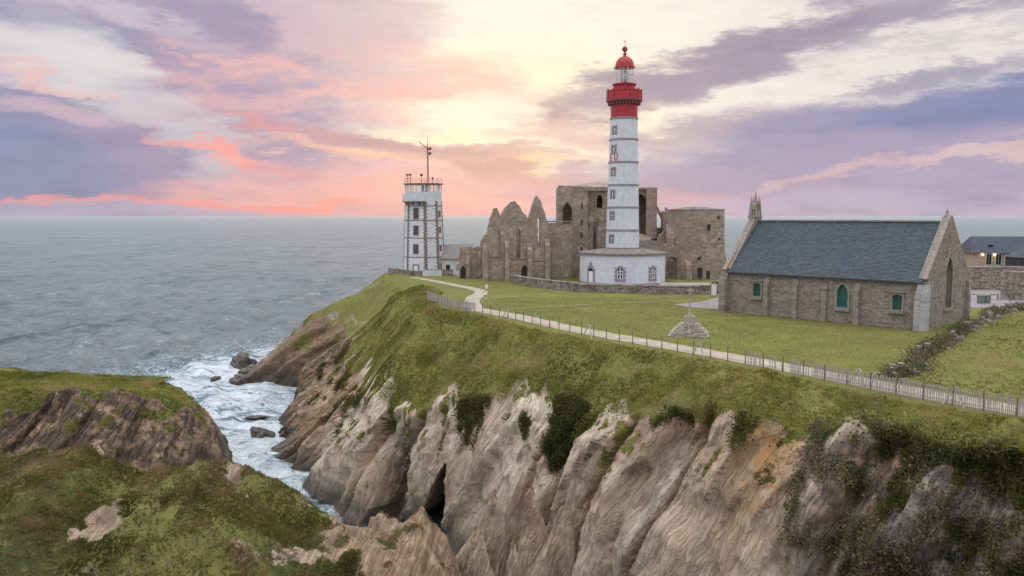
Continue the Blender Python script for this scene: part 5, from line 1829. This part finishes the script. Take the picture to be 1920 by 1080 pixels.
e, big = stone_wall_run('court_wall', 'low grey stone wall running in front of the lighthouse base', [(9.2, 116.8), (15, 114.6), (21.5, 113.3), (28.0, 113.0)], 1.05, .55)
lay(e, big)
e, big = stone_wall_run('ruin_terrace_wall', 'low stone wall stepping down from the gabled front toward the lighthouse', [(.2, 131.5), (3.0, 125.5), (6.0, 120.8), (9.0, 117.0)], 1.2, .6)
lay(e, big)
e, big = stone_wall_run('chapel_court_wall', 'short higher stone wall behind the left corner of the chapel', [(28.3, 113.2), (31.6, 113.0), (35.0, 112.6)], 1.75, .6)
lay(e, big)
e, big = stone_wall_run('tower_cliff_wall', 'low stone parapet left of the signal tower at the cliff top', [(-24.0, 156.0), (-21.6, 153.6), (-18.6, 148.6), (-16.4, 147.6)], .75, .4)
lay(e, big)
# terrace behind the court wall
MB().prism([(9.4, 117.2), (15, 115.0), (21.5, 113.7), (34.8, 113.3), (37, 128), (27, 131), (9, 131), (3.5, 126)], ZP - .3, ZP + .10).build('court_paving', M['paving'])
tag(bpy.data.objects['court_paving'], 'pale paved court round the lighthouse', kind='structure')
MB().prism([(22.0, 117.2), (30.6, 116.8), (30.6, 121), (22, 121.2)], ZP + .1, ZP + .95).build('stone_bench', M['wallstone'])
tag(bpy.data.objects['stone_bench'], 'long low stone ledge in the court right of the lighthouse', 'ledge')

# ------------------------------------------------------------------ dry wall on the right, overgrown
random.seed(5)
DW = [(25.6, 53.6), (27.8, 55.6), (30.2, 58.6), (32.0, 62.0), (34.4, 65.0), (37.6, 68.6), (41.0, 73.2), (44.6, 77.8), (49.5, 83.6), (54.5, 89.6), (58.2, 92.8), (64, 95.5), (72, 98)]
dwe = empty('field_wall', (*DW[0], ZP))
tag(dwe, 'tumbledown dry stone wall overgrown with scrub right of the chapel', 'wall')
dwb = []
o0 = Vector(DW[0])
for a, b in zip(DW, DW[1:]):
    a, b = Vector(a) - o0, Vector(b) - o0
    d = b - a; L_ = d.length; d.normalize()
    rz = math.atan2(d.y, d.x)
    nrm_ = Vector((-d.y, d.x))
    k = int(L_ * 7)
    for _ in range(k):
        u_ = random.uniform(0, L_)
        w_ = random.gauss(0, .38)
        top = max(.05, .75 - abs(w_) * .8) * (.75 + .45 * math.sin(u_ * .9 + a.x))
        z_ = random.uniform(.0, top)
        p_ = a + d * u_ + nrm_ * w_
        s_ = random.uniform(.22, .58)
        dwb.append(((p_.x, p_.y, z_), (s_, s_ * random.uniform(.6, .9), s_ * random.uniform(.4, .7)), rz + random.uniform(-.6, .6)))
lay(dwe, dwb)

# ------------------------------------------------------------------ buildings at the right edge
rh = empty('far_house', (86.35, 150, ZP), R(-6))
tag(rh, 'low house with dark blue slate roof and two lit wall lamps', 'house')
EVH = 4.23
RGH = 7.12
house_wall = plain('house_render', (.42, .33, .27), .85, .12, 1.0)
MB().box((8.1, 3.2, EVH / 2 - .2), (16, 6.4, EVH + .4)).build('wall', house_wall, rh)
MB().add([(-.4, -.5, EVH - .1), (16.5, -.5, EVH - .1), (16.5, 6.9, EVH - .1), (-.4, 6.9, EVH - .1), (.9, 3.2, RGH), (16.5, 3.2, RGH)], [(0, 1, 5, 4), (1, 2, 5), (2, 3, 4, 5), (3, 0, 4), (3, 2, 1, 0)]).build('roof', M['slate2'], rh)
sk = MB().box((3.7, 1.2, EVH + (RGH - EVH) * 1.7 / 3.7 + .02), (.8, .9, .06)); sk.build('skylight', M['black_glass'], rh)
for x in (2.95, 4.65, 6.3, 8.6, 11, 13):
    w_ = MB().box((x, -.03, 2.9), (1.05, .08, 2.2)).build('window', M['frame'], rh)
    for dx in (-.24, .24):
        MB().box((x + dx, -.08, 2.9), (.42, .03, 1.95)).build('pane', M['black_glass'], w_)
lampm, lt_, lb_ = new_mat('lit_lamp')
lb_.inputs['Base Color'].default_value = (1, .8, .5, 1)
lb_.inputs['Emission Color'].default_value = (1, .72, .38, 1)
lb_.inputs['Emission Strength'].default_value = 14.0
for x in (1.75, 3.85):
    b_ = MB().box((x, -.1, EVH - .42), (.16, .2, .1)).build('lamp_bracket', M['dark'], rh)
    MB().lathe([(.05, -.12), (.15, -.04), (.15, .08), (.05, .15)], 10, (x, -.24, EVH - .42)).build('wall_lamp', lampm, rh)
rx = empty('dark_outbuilding', (89.05, 140, ZP), R(-6))
tag(rx, 'dark slate-hung building cut off by the right edge before the low house', 'building')
MB().box((4, 2.5, 1.6), (8, 5, 4.2)).build('wall', M['slate2'], rx)
MB().add([(-.3, -.3, 3.7), (8.3, -.3, 3.7), (8.3, 5.3, 3.7), (-.3, 5.3, 3.7), (2.2, 2.5, 5.9), (6, 2.5, 5.9)], [(0, 1, 5, 4), (1, 2, 5), (2, 3, 4, 5), (3, 0, 4), (3, 2, 1, 0)]).build('roof', M['slate2'], rx)
e, big = stone_wall_run('car_park_wall', 'tall pale stone retaining wall below the far house', [(66.5, 121.0), (74, 120.0), (84, 118.0)], 3.35, .7, mat='stones', l=(.55, 1.1), ch=(.3, .45))
lay(e, big, mat='stones')
e, big = stone_wall_run('garden_wall', 'brown stone wall end cut off by the right edge', [(65.2, 106.0), (72, 104.0), (80, 103.0)], 3.6, .7, mat='stones', l=(.5, .9), ch=(.28, .42))
lay(e, big, mat='stones')
MB().prism([(49.5, 98.5), (57.5, 95.6), (64, 99.0), (80, 102), (88, 117), (66, 119.8), (50, 119.8)], ZP - .2, ZP + .02).build('car_park', M['paving'])
tag(bpy.data.objects['car_park'], 'pale car park surface beyond the chapel', kind='structure')
for i, (x, y) in enumerate(((59.3, 100.6), (60.2, 100.9))):
    b = empty('litter_bin', (x, y, ZP), R(8))
    tag(b, ('left' if i == 0 else 'right') + ' one of two green litter bins at the car park edge', 'bin', 'litter bins')
    MB().box((0, 0, .5), (.62, .62, 1.0), top=1.08).build('bin_body', M['bin'], b)
    MB().box((0, 0, 1.07), (.74, .74, .12), top=.8).build('lid', M['bin'], b)
bar = empty('car_park_barrier', (50.5, 107, ZP))
tag(bar, 'low wooden rail barrier along the back of the car park', 'barrier')
for i in range(9):
    MB().box((i * 1.7, -i * .25, .35), (.13, .13, .9)).build('post', M['darkwood'], bar)
MB().tube((0, 0, .7), (13.6, -2.0, .7), .06, n=6).build('rail', M['darkwood'], bar)

# ------------------------------------------------------------------ paths
from mathutils.bvhtree import BVHTree


def ribbon(name, pts, w, mat, label, z=.016, jit=.12, drape=None, step=.8):
    P = [Vector(p) for p in pts]
    line = []
    for i in range(len(P) - 1):
        a, b = P[i], P[i + 1]
        pm = P[i - 1] if i else a
        pn = P[i + 2] if i + 2 < len(P) else b
        n = max(2, int((b - a).length / step))
        for k in range(n):
            t = k / n
            line.append(.5 * ((2 * a) + (b - pm) * t + (2 * pm - 5 * a + 4 * b - pn) * t * t + (3 * a - pm - 3 * b + pn) * t ** 3))
    line.append(P[-1])
    vs, fs = [], []
    for i, p in enumerate(line):
        d = (line[min(i + 1, len(line) - 1)] - line[max(i - 1, 0)]).normalized()
        n = Vector((-d.y, d.x))
        ww = w(i / (len(line) - 1)) if callable(w) else w
        for k in range(5):
            u = -1 + k / 2
            e = random.uniform(-jit, jit) if abs(u) == 1 else 0
            q = p + n * (u * ww / 2 + e)
            zz = ZP + z
            if drape:
                hit = drape.ray_cast(Vector((q.x, q.y, 60)), Vector((0, 0, -1)))
                zz = (hit[0].z if hit[0] else ZP) + .06
            vs.append((q.x, q.y, zz))
        if i:
            for k in range(4):
                a = (i - 1) * 5 + k
                fs.append((a, a + 5, a + 6, a + 1))
    o = MB().add(vs, fs).build(name, mat, fix=True)
    if o.data.polygons[0].normal.z < 0:
        o.data.flip_normals()
    tag(o, label, kind='structure')
    return o


FENCE = [(-11.4, 106.6), (-9.2, 101.35), (-7.4, 95.5), (-5.64, 93.3), (-.58, 85.97), (4.64, 76.71), (10.96, 67.79), (16.04, 60.94), (20.0, 54.76), (23.23, 49.71), (26.08, 45.75), (28.4, 42.7), (31.4, 39.3), (35.5, 35.9)]
random.seed(9)


def offset(pts, d):
    out = []
    for i, p in enumerate(pts):
        a, b = Vector(pts[max(i - 1, 0)]), Vector(pts[min(i + 1, len(pts) - 1)])
        t = (b - a).normalized()
        out.append((p[0] - t.y * d, p[1] + t.x * d))
    return out


ribbon('coastal_path', offset(FENCE[3:], 1.75), 2.6, M['path'], 'beige gravel coastal path behind the paling fence')
ribbon('tower_path', [(-3.9, 92.4), (-4.6, 96.5), (-5.1, 101.5), (-5.2, 107), (-4.5, 113.5), (-4.7, 117.5), (-6.3, 121.8), (-9.0, 127.2), (-14.3, 137.5), (-18.0, 143.5)], lambda t: 2.1 - .5 * t, M['path'], 'beige gravel path winding to the signal tower', z=.022)
ribbon('grass_track', [(-4.24, 94.37), (0.0, 94.92), (6.59, 98.32), (15.04, 101.98), (20.28, 100.12)], .4, M['track'], 'thin worn track crossing the lawn', z=.01, jit=.2)
ribbon('grass_track', [(-3.93, 106.6), (0.0, 109.43), (3.79, 113.19), (8.01, 117.21)], .5, M['track'], 'short worn track to the terrace wall', z=.01, jit=.2)
fc = MB().prism([(20.16, 99.51), (21.9, 96.03), (25.46, 94.37), (33, 97), (36, 109), (27.86, 108.0), (24.42, 102.62)], ZP - .2, ZP + .018).build('forecourt', M['paving'])
tag(fc, 'pale forecourt at the left corner of the chapel', kind='structure')
me = headland.data
bvh = BVHTree.FromPolygons([tuple(v) for v in MAINV.reshape(-1, 3)[:]], [tuple(q) for q in np.stack([(np.arange(MAINV.shape[0] - 1)[:, None] * MAINV.shape[1] + np.arange(0, MAINV.shape[1] - 1)[None]).ravel() + o_ for o_ in (0, MAINV.shape[1], MAINV.shape[1] + 1, 1)], 1)[(np.tile(np.arange(MAINV.shape[1] - 1), MAINV.shape[0] - 1) % 1) == 0].tolist()])
ribbon('slope_track', [(-29.5, 146), (-27.5, 141), (-26.2, 137), (-24.8, 132.5), (-23.0, 129), (-21.5, 127)], .4, M['track'], 'thin bare track on the slope below the signal tower', drape=bvh, jit=.15, step=.5)

# ------------------------------------------------------------------ fence
fe = empty('paling_fence', (FENCE[3][0], FENCE[3][1], ZP))
tag(fe, 'long grey chestnut paling fence along the cliff top path', 'fence')
fo = Vector(FENCE[3])


def walk(pts, step):
    out, carry = [], 0.0
    for a, b in zip(pts, pts[1:]):
        a, b = Vector(a), Vector(b)
        L_ = (b - a).length
        d = (b - a) / L_
        s = carry
        while s < L_:
            out.append((a + d * s, math.atan2(d.y, d.x)))
            s += step
        carry = s - L_
    return out


pale_me = []
for i in range(6):
    m_ = MB().box((0, 0, .56), (.052 + .008 * random.random(), .018, 1.08 + random.uniform(-.06, .06)), 0, jit=.004)
    me = bpy.data.meshes.new('pale')
    me.from_pydata(m_.v, [], m_.f)
    me.materials.append(M['wood'])
    pale_me.append(me)
post_me = bpy.data.meshes.new('post')
m_ = MB().tube((0, 0, -.4), (0, 0, 1.18), .048, .042, n=7)
post_me.from_pydata(m_.v, [], m_.f)
post_me.materials.append(M['darkwood'])
# wire only along the middle stretch; pales at the bend and toward the near end
pw = [q for q in walk(FENCE, .105) if q[0].x < -4.6 or q[0].x > 20.5 or (q[0].x > 17.5 and random.random() < .4)]
cnt = [0]
order = sorted(range(len(pw)), key=lambda i: pw[i][0].length)
near_set = set(i for i in order if pw[i][0].x < 29.4)
near_list = [i for i in order if i in near_set][:300]
near_set = set(near_list)
rest = MB()
for i, (p, rz) in enumerate(pw):
    p2 = p - fo
    wob = random.uniform(-.05, .05)
    if i in near_set:
        o = bpy.data.objects.new('pale', random.choice(pale_me))
        o.location = (p2.x, p2.y, -.03 + random.uniform(-.03, .03))
        o.rotation_euler = (random.uniform(-.03, .03), wob, rz)
        o.parent = fe
        COL.objects.link(o)
    else:
        rest.box((p2.x, p2.y, .5), (.055, .018, 1.08 + random.uniform(-.08, .08)), rz, jit=.012)
tag(rest.build('pales', M['wood'], fe, fix=False), kind='stuff')
for p, rz in walk(FENCE, 1.7):
    p2 = p - fo
    o = bpy.data.objects.new('post', post_me)
    o.location = (p2.x, p2.y - .0, random.uniform(-.08, .05))
    o.rotation_euler = (random.uniform(-.04, .04), random.uniform(-.04, .04), rz)
    o.parent = fe
    COL.objects.link(o)
for zz in (.25, .85):
    w_ = MB()
    for a, b in zip(FENCE, FENCE[1:]):
        a, b = Vector(a) - fo, Vector(b) - fo
        w_.tube((a.x, a.y - .02, zz), (b.x, b.y - .02, zz), .008, n=4)
    w_.build('wire', M['dark'], fe)
# A-shaped braces on the seaward side
for bx, by in ((22.78, 51.78), (14.86, 62.58), (26.05, 46.15), (7.09, 72.62), (-0.46, 85.52)):
    bx, by = bx - fo.x, by - fo.y
    t = Vector((.62, -.78)); n = Vector((-.78, -.62))
    q = MB()
    for s_ in (-1, 1):
        q.tube((bx + t.x * .04 * s_ - .02, by + t.y * .04 * s_, 1.12), (bx + t.x * .85 * s_ + n.x * .45, by + t.y * .85 * s_ + n.y * .45, -.5), .055, n=6)
    q.build('brace', M['wood'], fe)

# ------------------------------------------------------------------ signs and small things
def board(name, loc, rz, label, w, h, z, mat, tilt=0.0):
    e = empty(name, (*loc, ZP), rz)
    tag(e, label, 'sign')
    for s_ in (-1, 1):
        MB().box((s_ * w * .35, 0, z / 2 - .1), (.09, .09, z + .2)).build('post', M['darkwood'], e)
    b_ = MB().box((0, 0, 0), (w, .05, h)).build('panel', mat, e)
    b_.location = (0, -.07, z)
    b_.rotation_euler = (tilt, 0, 0)


board('notice_board', (27.54, 108.71), 0, 'white notice board before the wall near the chapel corner', .7, 1.5, 1.0, M['signw'])
board('information_panel', (-5.0, 94.6), R(20), 'pale slanted information panel at the bend of the fence', 1.1, .7, .95, M['wood'], R(-50))
mk = empty('marker_stone', (-3.91, 121.53, ZP))
tag(mk, 'small white marker stone in the grass below the gabled front', 'marker')
MB().box((0, 0, .3), (.4, .4, .7), top=.8, jit=.02).build('stone', M['signw'], mk)
gt_ = empty('yard_gate', (-11.91, 147, ZP))
tag(gt_, 'small brown wooden gate between signal tower and low house', 'gate')
for k in range(9):
    MB().box((-.9 + k * .23, 0, .6), (.17, .05, 1.2)).build('board', M['darkwood'], gt_)
for zz in (.3, .95):
    MB().box((0, .05, zz), (2.0, .05, .12)).build('rail', M['darkwood'], gt_)
yw = empty('yard_wall', (-14.05, 147.2, ZP))
tag(yw, 'low whitewashed yard wall at the foot of the signal tower', 'wall')
MB().box((-.6, 0, .45), (3.6, .35, 1.3)).build('wall_face', M['white'], yw)
MB().box((-.6, 0, 1.14), (3.7, .45, .1)).build('coping', M['band'], yw)
MB().box((5.4, .3, .45), (3.2, .35, 1.3)).build('wall_face', M['white'], yw)
MB().box((5.4, .3, 1.14), (3.3, .45, .1)).build('coping', M['band'], yw)


# ------------------------------------------------------------------ rocks in the sea and at the cliff foot
def rock_mat():
    m, t, b = new_mat('sea_rock')
    co = t.n('ShaderNodeNewGeometry').outputs['Position']
    c = t.ramp(t.noise(co, .9, 7, .7), [(.25, (.035, .03, .028)), (.5, (.09, .075, .065)), (.75, (.19, .165, .14))])
    t.put(b.inputs['Base Color'], c)
    b.inputs['Roughness'].default_value = .6
    bump(t, b, t.noise(co, 3, 6, .7), .7, .15)
    return m


M['searock'] = rock_mat()


def rock(name, label, cat, loc, size, seed, mat, group=None, sub=5, spire=0.0):
    bm = bmesh.new()
    bmesh.ops.create_icosphere(bm, subdivisions=sub, radius=1.0)
    P = np.array([v.co for v in bm.verts])
    r = 1 + .45 * vnoise(P[:, 0] * 1.3 + seed, P[:, 1] * 1.3, P[:, 2] * 1.3, seed) + .32 * facets(P[:, 0] * 2.2 + P[:, 2] * 1.2 + seed * 3.7, P[:, 1] * 2.2 - P[:, 2], seed + 5) + .12 * facets(P[:, 0] * 6 + P[:, 2] * 3, P[:, 1] * 6 + P[:, 2] * 2, seed + 9)
    P = P * r[:, None]
    if spire:
        k = np.clip(1 - spire * np.clip(P[:, 2], -1, 1.2) * .62, .08, 2)
        P[:, 0] = P[:, 0] * k + .35 * P[:, 2]
        P[:, 1] *= k
    P = P * np.array(size)
    for v, p in zip(bm.verts, P): v.co = p
    for f in bm.faces: f.smooth = True
    me = bpy.data.meshes.new(name)
    bm.to_mesh(me); bm.free()
    for k_, val in dict(tan=.4, veg=0, dark=.3, ochre=.15, strata=None, lawn=0, ivy=0).items():
        at = me.attributes.new(k_, 'FLOAT', 'POINT')
        at.data.foreach_set('value', (P[:, 0] - .5 * P[:, 2] if val is None else np.full(len(P), val)).astype(np.float32))
    me.materials.append(mat)
    o = bpy.data.objects.new(name, me)
    o.location = loc
    COL.objects.link(o)
    tag(o, label, cat, group)
    return o


rock('sea_rock', 'largest dark rock in the surf off the headland tip', 'rock', (-57.0, 167, .1), (2.6, 2.0, 1.7), 3, M['searock'], 'rocks in the surf')
rock('sea_rock', 'small round dark rock alone in the foam left of the tip', 'rock', (-56.2, 149.6, .0), (.9, .8, .6), 5, M['searock'], 'rocks in the surf', 4)
rock('sea_rock', 'long flat dark rock just awash in the channel', 'rock', (-39.8, 121.5, -.1), (1.7, .5, .32), 8, M['searock'], 'rocks in the surf', 4)
rock('sea_rock', 'dark rock against the cliff foot inside the channel', 'rock', (-35.4, 110.6, .0), (1.5, 1.2, 1.2), 12, M['searock'], 'rocks in the surf')
rock('sea_rock', 'low rock shelf touching the far side of the headland tip', 'rock', (-52.0, 158, .0), (2.2, 1.6, 1.0), 15, M['searock'], 'rocks in the surf')
rock('sea_rock', 'jagged dark rock at the very end of the headland tip', 'rock', (-51.6, 148.6, .0), (1.6, 1.3, 1.0), 18, M['searock'], 'rocks in the surf')
for i, (lc, sz, sd) in enumerate((((-2.17, 57, 5.26), (2.0, 1.6, 4.6), 31), ((0.32, 57.5, 5.04), (2.3, 1.7, 5.6), 34), ((3.1, 56, 4.91), (2.0, 1.6, 5.2), 37), ((-3.05, 55, 4.98), (1.7, 1.5, 3.4), 41))):
    rock('rock_pinnacle', ['left', 'tallest middle', 'right', 'nearest low'][i] + ' pointed rock pinnacle at the cliff foot beside the cave', 'rock', lc, sz, sd, M['ground'], 'pinnacles at the cliff foot', 5, 1.0)


# ------------------------------------------------------------------ vegetation
def pick(V, mask, n, g):
    """random points on the faces of a grid, by area, where mask is set"""
    a, b, c = V[:-1, :-1], V[1:, :-1], V[:-1, 1:]
    ar = np.linalg.norm(np.cross(b - a, c - a), axis=-1) * mask[:-1, :-1]
    p = ar.ravel() / ar.sum()
    idx = g.choice(len(p), n, p=p)
    u, v = g.random((2, n))
    A, Bv, C = a.reshape(-1, 3)[idx], b.reshape(-1, 3)[idx], c.reshape(-1, 3)[idx]
    return A + (Bv - A) * u[:, None] + (C - A) * v[:, None]


def tri_mesh(name, verts, tone, mat, nper=3, label=None):
    n = len(verts) // nper
    me = bpy.data.meshes.new(name)
    me.vertices.add(len(verts))
    me.vertices.foreach_set('co', verts.astype(np.float32).ravel())
    me.loops.add(len(verts))
    me.loops.foreach_set('vertex_index', np.arange(len(verts), dtype=np.int32))
    me.polygons.add(n)
    me.polygons.foreach_set('loop_start', np.arange(n, dtype=np.int32) * nper)
    me.update(calc_edges=True)
    at = me.attributes.new('tone', 'FLOAT', 'POINT')
    at.data.foreach_set('value', np.repeat(tone, nper).astype(np.float32))
    me.materials.append(mat)
    o = bpy.data.objects.new(name, me)
    COL.objects.link(o)
    tag(o, label, kind='stuff')
    return o


def tufts(name, P, label, g, blades=5, h=(.18, .45), w=.05, mat='tuft', tseed=0, shift=0.0):
    n = len(P)
    base = np.repeat(P, blades, 0)
    N = n * blades
    ang = g.random(N) * 6.283
    hh = np.repeat(g.uniform(*h, n), blades) * g.uniform(.6, 1.1, N)
    lean = g.uniform(.15, .8, N) * hh
    wind = np.array([.25, -.12])
    off = np.stack([np.cos(ang), np.sin(ang)], 1)
    b0 = base[:, :2] + off * .10 * g.random((N, 1))
    side = np.stack([-off[:, 1], off[:, 0]], 1) * (w * g.uniform(.6, 1.4, N))[:, None]
    tip = b0 + off * lean[:, None] + wind * hh[:, None]
    v = np.zeros((N, 3, 3))
    v[:, 0, :2], v[:, 1, :2], v[:, 2, :2] = b0 - side, b0 + side, tip
    v[:, 0, 2] = v[:, 1, 2] = base[:, 2] - .05
    v[:, 2, 2] = base[:, 2] + hh
    t = .52 + .42 * fbm(base[:, 0] / 5, base[:, 1] / 5, base[:, 2] * 0, 3, 400 + tseed) + .25 * fbm(base[:, 0] / .9, base[:, 1] / .9, base[:, 2] * 0, 2, 410 + tseed) + g.normal(0, .13, N) + shift
    return tri_mesh(name, v.reshape(-1, 3), np.clip(t, 0, 1), M[mat], 3, label)


def leaves(name, P, label, g, per=7, spread=.3, size=(.05, .13), mat='leaf', tseed=0, shift=0.0, lift=.12):
    n = len(P) * per
    c = np.repeat(P, per, 0) + g.normal(0, spread, (n, 3)) * np.array([1, 1, .75]) + np.array([0, 0, lift])
    d = g.normal(0, 1, (n, 3)); d /= np.linalg.norm(d, axis=1, keepdims=True)
    e = np.cross(d, g.normal(0, 1, (n, 3))); e /= np.linalg.norm(e, axis=1, keepdims=True)
    s = g.uniform(*size, n)[:, None]
    v = np.stack([c - d * s, c + e * s * .55, c + d * s, c - e * s * .55], 1)
    t = .45 + .3 * fbm(c[:, 0] / 1.4, c[:, 1] / 1.4, c[:, 2] / 1.4, 3, 430 + tseed) + g.normal(0, .16, n) + shift
    return tri_mesh(name, v.reshape(-1, 3), np.clip(t, 0, 1), M[mat], 4, label)


g = np.random.default_rng(77)
T = np.broadcast_to((np.concatenate([np.arange(10) / 10, 1 + np.arange(62) / 62, 2 + np.arange(74) / 74, 3 + np.arange(65) / 64]))[:, None], main_shape[:2])
mv, mi = main_attr['veg'], main_attr['ivy']
front = (SI > 4) & (SI < 20.5)
# clumpy cover: thicker where the ground noise says so
cl = sstep(fbm(MAINV[..., 0] / 2.2, MAINV[..., 1] / 2.2, MAINV[..., 2] * 0, 3, 440), -.7, .3) + .3
tufts('slope_grass', pick(MAINV, (mv > .45) * front * (T > .1) * (T < np.where(SI > 15.8, 2.12, 2.9)) * cl, 60000, g), 'rough green and straw grass on the slope above the cliffs', g, 4, (.06, .19), .05)
tufts('fence_verge', pick(MAINV, (T < 1.0) * (T > .0) * front * 1.0, 9000, g), 'long grass along the foot of the fence', g, 4, (.10, .25), .04, tseed=3)
leaves('cliff_ivy', pick(MAINV, (mi > .35) * (mv > .4) * (T > 1.6) * front * 1.0, 11000, g), 'dark green ivy and bushes hanging over the cliff edge', g, 8, .24, (.06, .14))
leaves('edge_bush', pick(MAINV, (SI > 12.05) * (SI < 12.85) * (T > 1.72 + .2 * np.abs(SI - 12.4)) * (T < 2.75 - 1.1 * np.abs(SI - 12.32)) * 1.0, 5000, g), 'dense dark evergreen bush spilling down the middle of the cliff', g, 8, .24, (.06, .14), 'leaf', 40, -.02)
leaves('cliff_scrub', pick(MAINV, (SI > 16.0) * (SI < 21) * (T > 1.7) * (T < 3.3) * sstep(fbm(MAINV[..., 0] / 1.5, MAINV[..., 1] / 1.5, MAINV[..., 2] / 1.5, 3, 95), -.25, .45), 15000, g), 'dry scrub and weeds clinging to the dark right cliff', g, 7, .26, (.05, .12), 'scrub', 5, .1)
leaves('slope_bracken', pick(MAINV, front * (SI > 8) * (T > .8) * (T < 2.1) * sstep(fbm(MAINV[..., 0] / 3.1, MAINV[..., 1] / 3.1, MAINV[..., 2] * 0, 3, 460), .2, .6), 4500, g), 'low bracken patches in the slope grass', g, 6, .22, (.05, .11), 'tuft', 8, -.08)
ym = (kv[..., 2] > 1)
kc = sstep(fbm(GX / 2.0, GY / 2.0, GX * 0, 3, 470), -.5, .4) + .15
tufts('knoll_grass', pick(kv, (kveg > .45) * ym * (GY > 33) * (GX > -48) * kc, 60000, g), 'rough grass covering the foreground knoll', g, 4, (.08, .22), .045, 'knolltuft', tseed=9, shift=.06)
leaves('knoll_herbs', pick(kv, (kveg > .45) * ym * (GY > 33) * (GX > -48) * sstep(fbm(GX / 2.6, GY / 2.6, GX * 0, 3, 480), .2, .7), 3000, g), 'leafy green herbs among the grass of the foreground knoll', g, 6, .2, (.05, .10), 'leaf', 12, .1, .06)
T2 = np.broadcast_to((np.concatenate([np.arange(6) / 6, 1 + np.arange(18) / 18, 2 + np.arange(56) / 56, 3 + np.arange(45) / 44]))[:, None], LEFTV.shape[:2])
tufts('left_headland_grass', pick(LEFTV, (LEFTVEG > .45) * (T2 < 2.8) * (LEFTV[..., 0] > -66) * 1.0, 9000, g), 'short grass on top of the dark left headland', g, 4, (.10, .3), .06, tseed=14, shift=-.05)
cx_, cy_ = g.uniform(-66, -44, 7000), g.uniform(91, 102, 7000)
tufts('left_top_grass', np.stack([cx_, cy_, 10.15 + np.clip(-cx_ - 45, 0, 30) * .043], 1), 'low grass on the flat crown of the dark left headland', g, 4, (.10, .3), .06, tseed=17, shift=-.08)
# scrub over the field wall
wp = []
for p, rz in walk(DW, .10):
    k = vnoise(np.array([p.x / 3]), np.array([p.y / 3]), np.array([0.]), 77)[0]
    if k < -.25: continue
    for _ in range(3):
        wp.append((p.x + random.gauss(0, .42), p.y + random.gauss(0, .42), ZP + random.uniform(.0, .6)))
leaves('wall_scrub', np.array(wp), 'brambles and scrub growing over the field wall', g, 9, .22, (.05, .13), 'scrub', 20, .0)
# rougher field beyond the wall
fpts = [(p[0] + .5, p[1] - .3) for p in DW] + [(80, 96), (75, 50), (45, 35), (36, 38.5), (31.6, 42.2), (28.8, 45.6), (26.2, 50)]
fm = MB().prism(fpts, ZP - .3, ZP + .008).build('field', M['ground'])
for k_, val in dict(tan=0, veg=1, dark=0, ochre=0, strata=0, lawn=.25, ivy=.0).items():
    at = fm.data.attributes.new(k_, 'FLOAT', 'POINT')
    at.data.foreach_set('value', np.full(len(fm.data.vertices), val, dtype=np.float32))
tag(fm, 'rough uncut field right of the tumbledown wall', kind='structure')
fx, fy = g.uniform(25, 75, 24000), g.uniform(38, 96, 24000)
dwx = np.interp(fy, [p[1] for p in DW], [p[0] for p in DW])
fen = np.interp(fy, [p[1] for p in reversed(FENCE)], [p[0] for p in reversed(FENCE)])
keep = (fx > np.where(fy > 53.6, dwx, fen + 3.4) + .4) & (fx < fy * .72 + 3)
fp = np.stack([fx, fy, np.full(len(fx), ZP)], 1)[keep]
tufts('field_grass', fp, 'uncut grass in the field right of the tumbledown wall', g, 4, (.08, .24), .04, tseed=22)
# short lawn texture near the camera side
lx, ly = g.uniform(-6, 46, 60000), g.uniform(46, 108, 60000)
fen = np.interp(ly, [p[1] for p in reversed(FENCE)], [p[0] for p in reversed(FENCE)])
dwx = np.where(ly > 53.6, np.interp(ly, [p[1] for p in DW], [p[0] for p in DW]), 200)
# chapel footprint stays clear
ca, sa = math.cos(CANG), math.sin(CANG)
ux, uy = (lx - cA.x) * ca + (ly - cA.y) * sa, -(lx - cA.x) * sa + (ly - cA.y) * ca
inch = (ux > -.3) & (ux < CL + .5) & (uy > -.2) & (uy < CW)
cal = (np.abs(lx - 16.45) < 2.1) & (np.abs(ly - 73.6) < 2.1)
paved = (lx > 21) & (ly > 94.5)
tpx = np.abs(lx + 4.9) < 1.6
keep = (lx > fen + 4.0) & (lx < dwx - .6) & ~inch & ~cal & ~paved & ~(tpx & (ly > 90))
tufts('lawn_grass', np.stack([lx, ly, np.full(len(lx), ZP)], 1)[keep], 'short mown grass of the lawn before chapel and lighthouse', g, 3, (.02, .055), .05, 'lawnblade', tseed=30)
print('tris', sum(len(o.data.loop_triangles) if o.type == 'MESH' and not o.data.calc_loop_triangles() else 0 for o in bpy.data.objects))
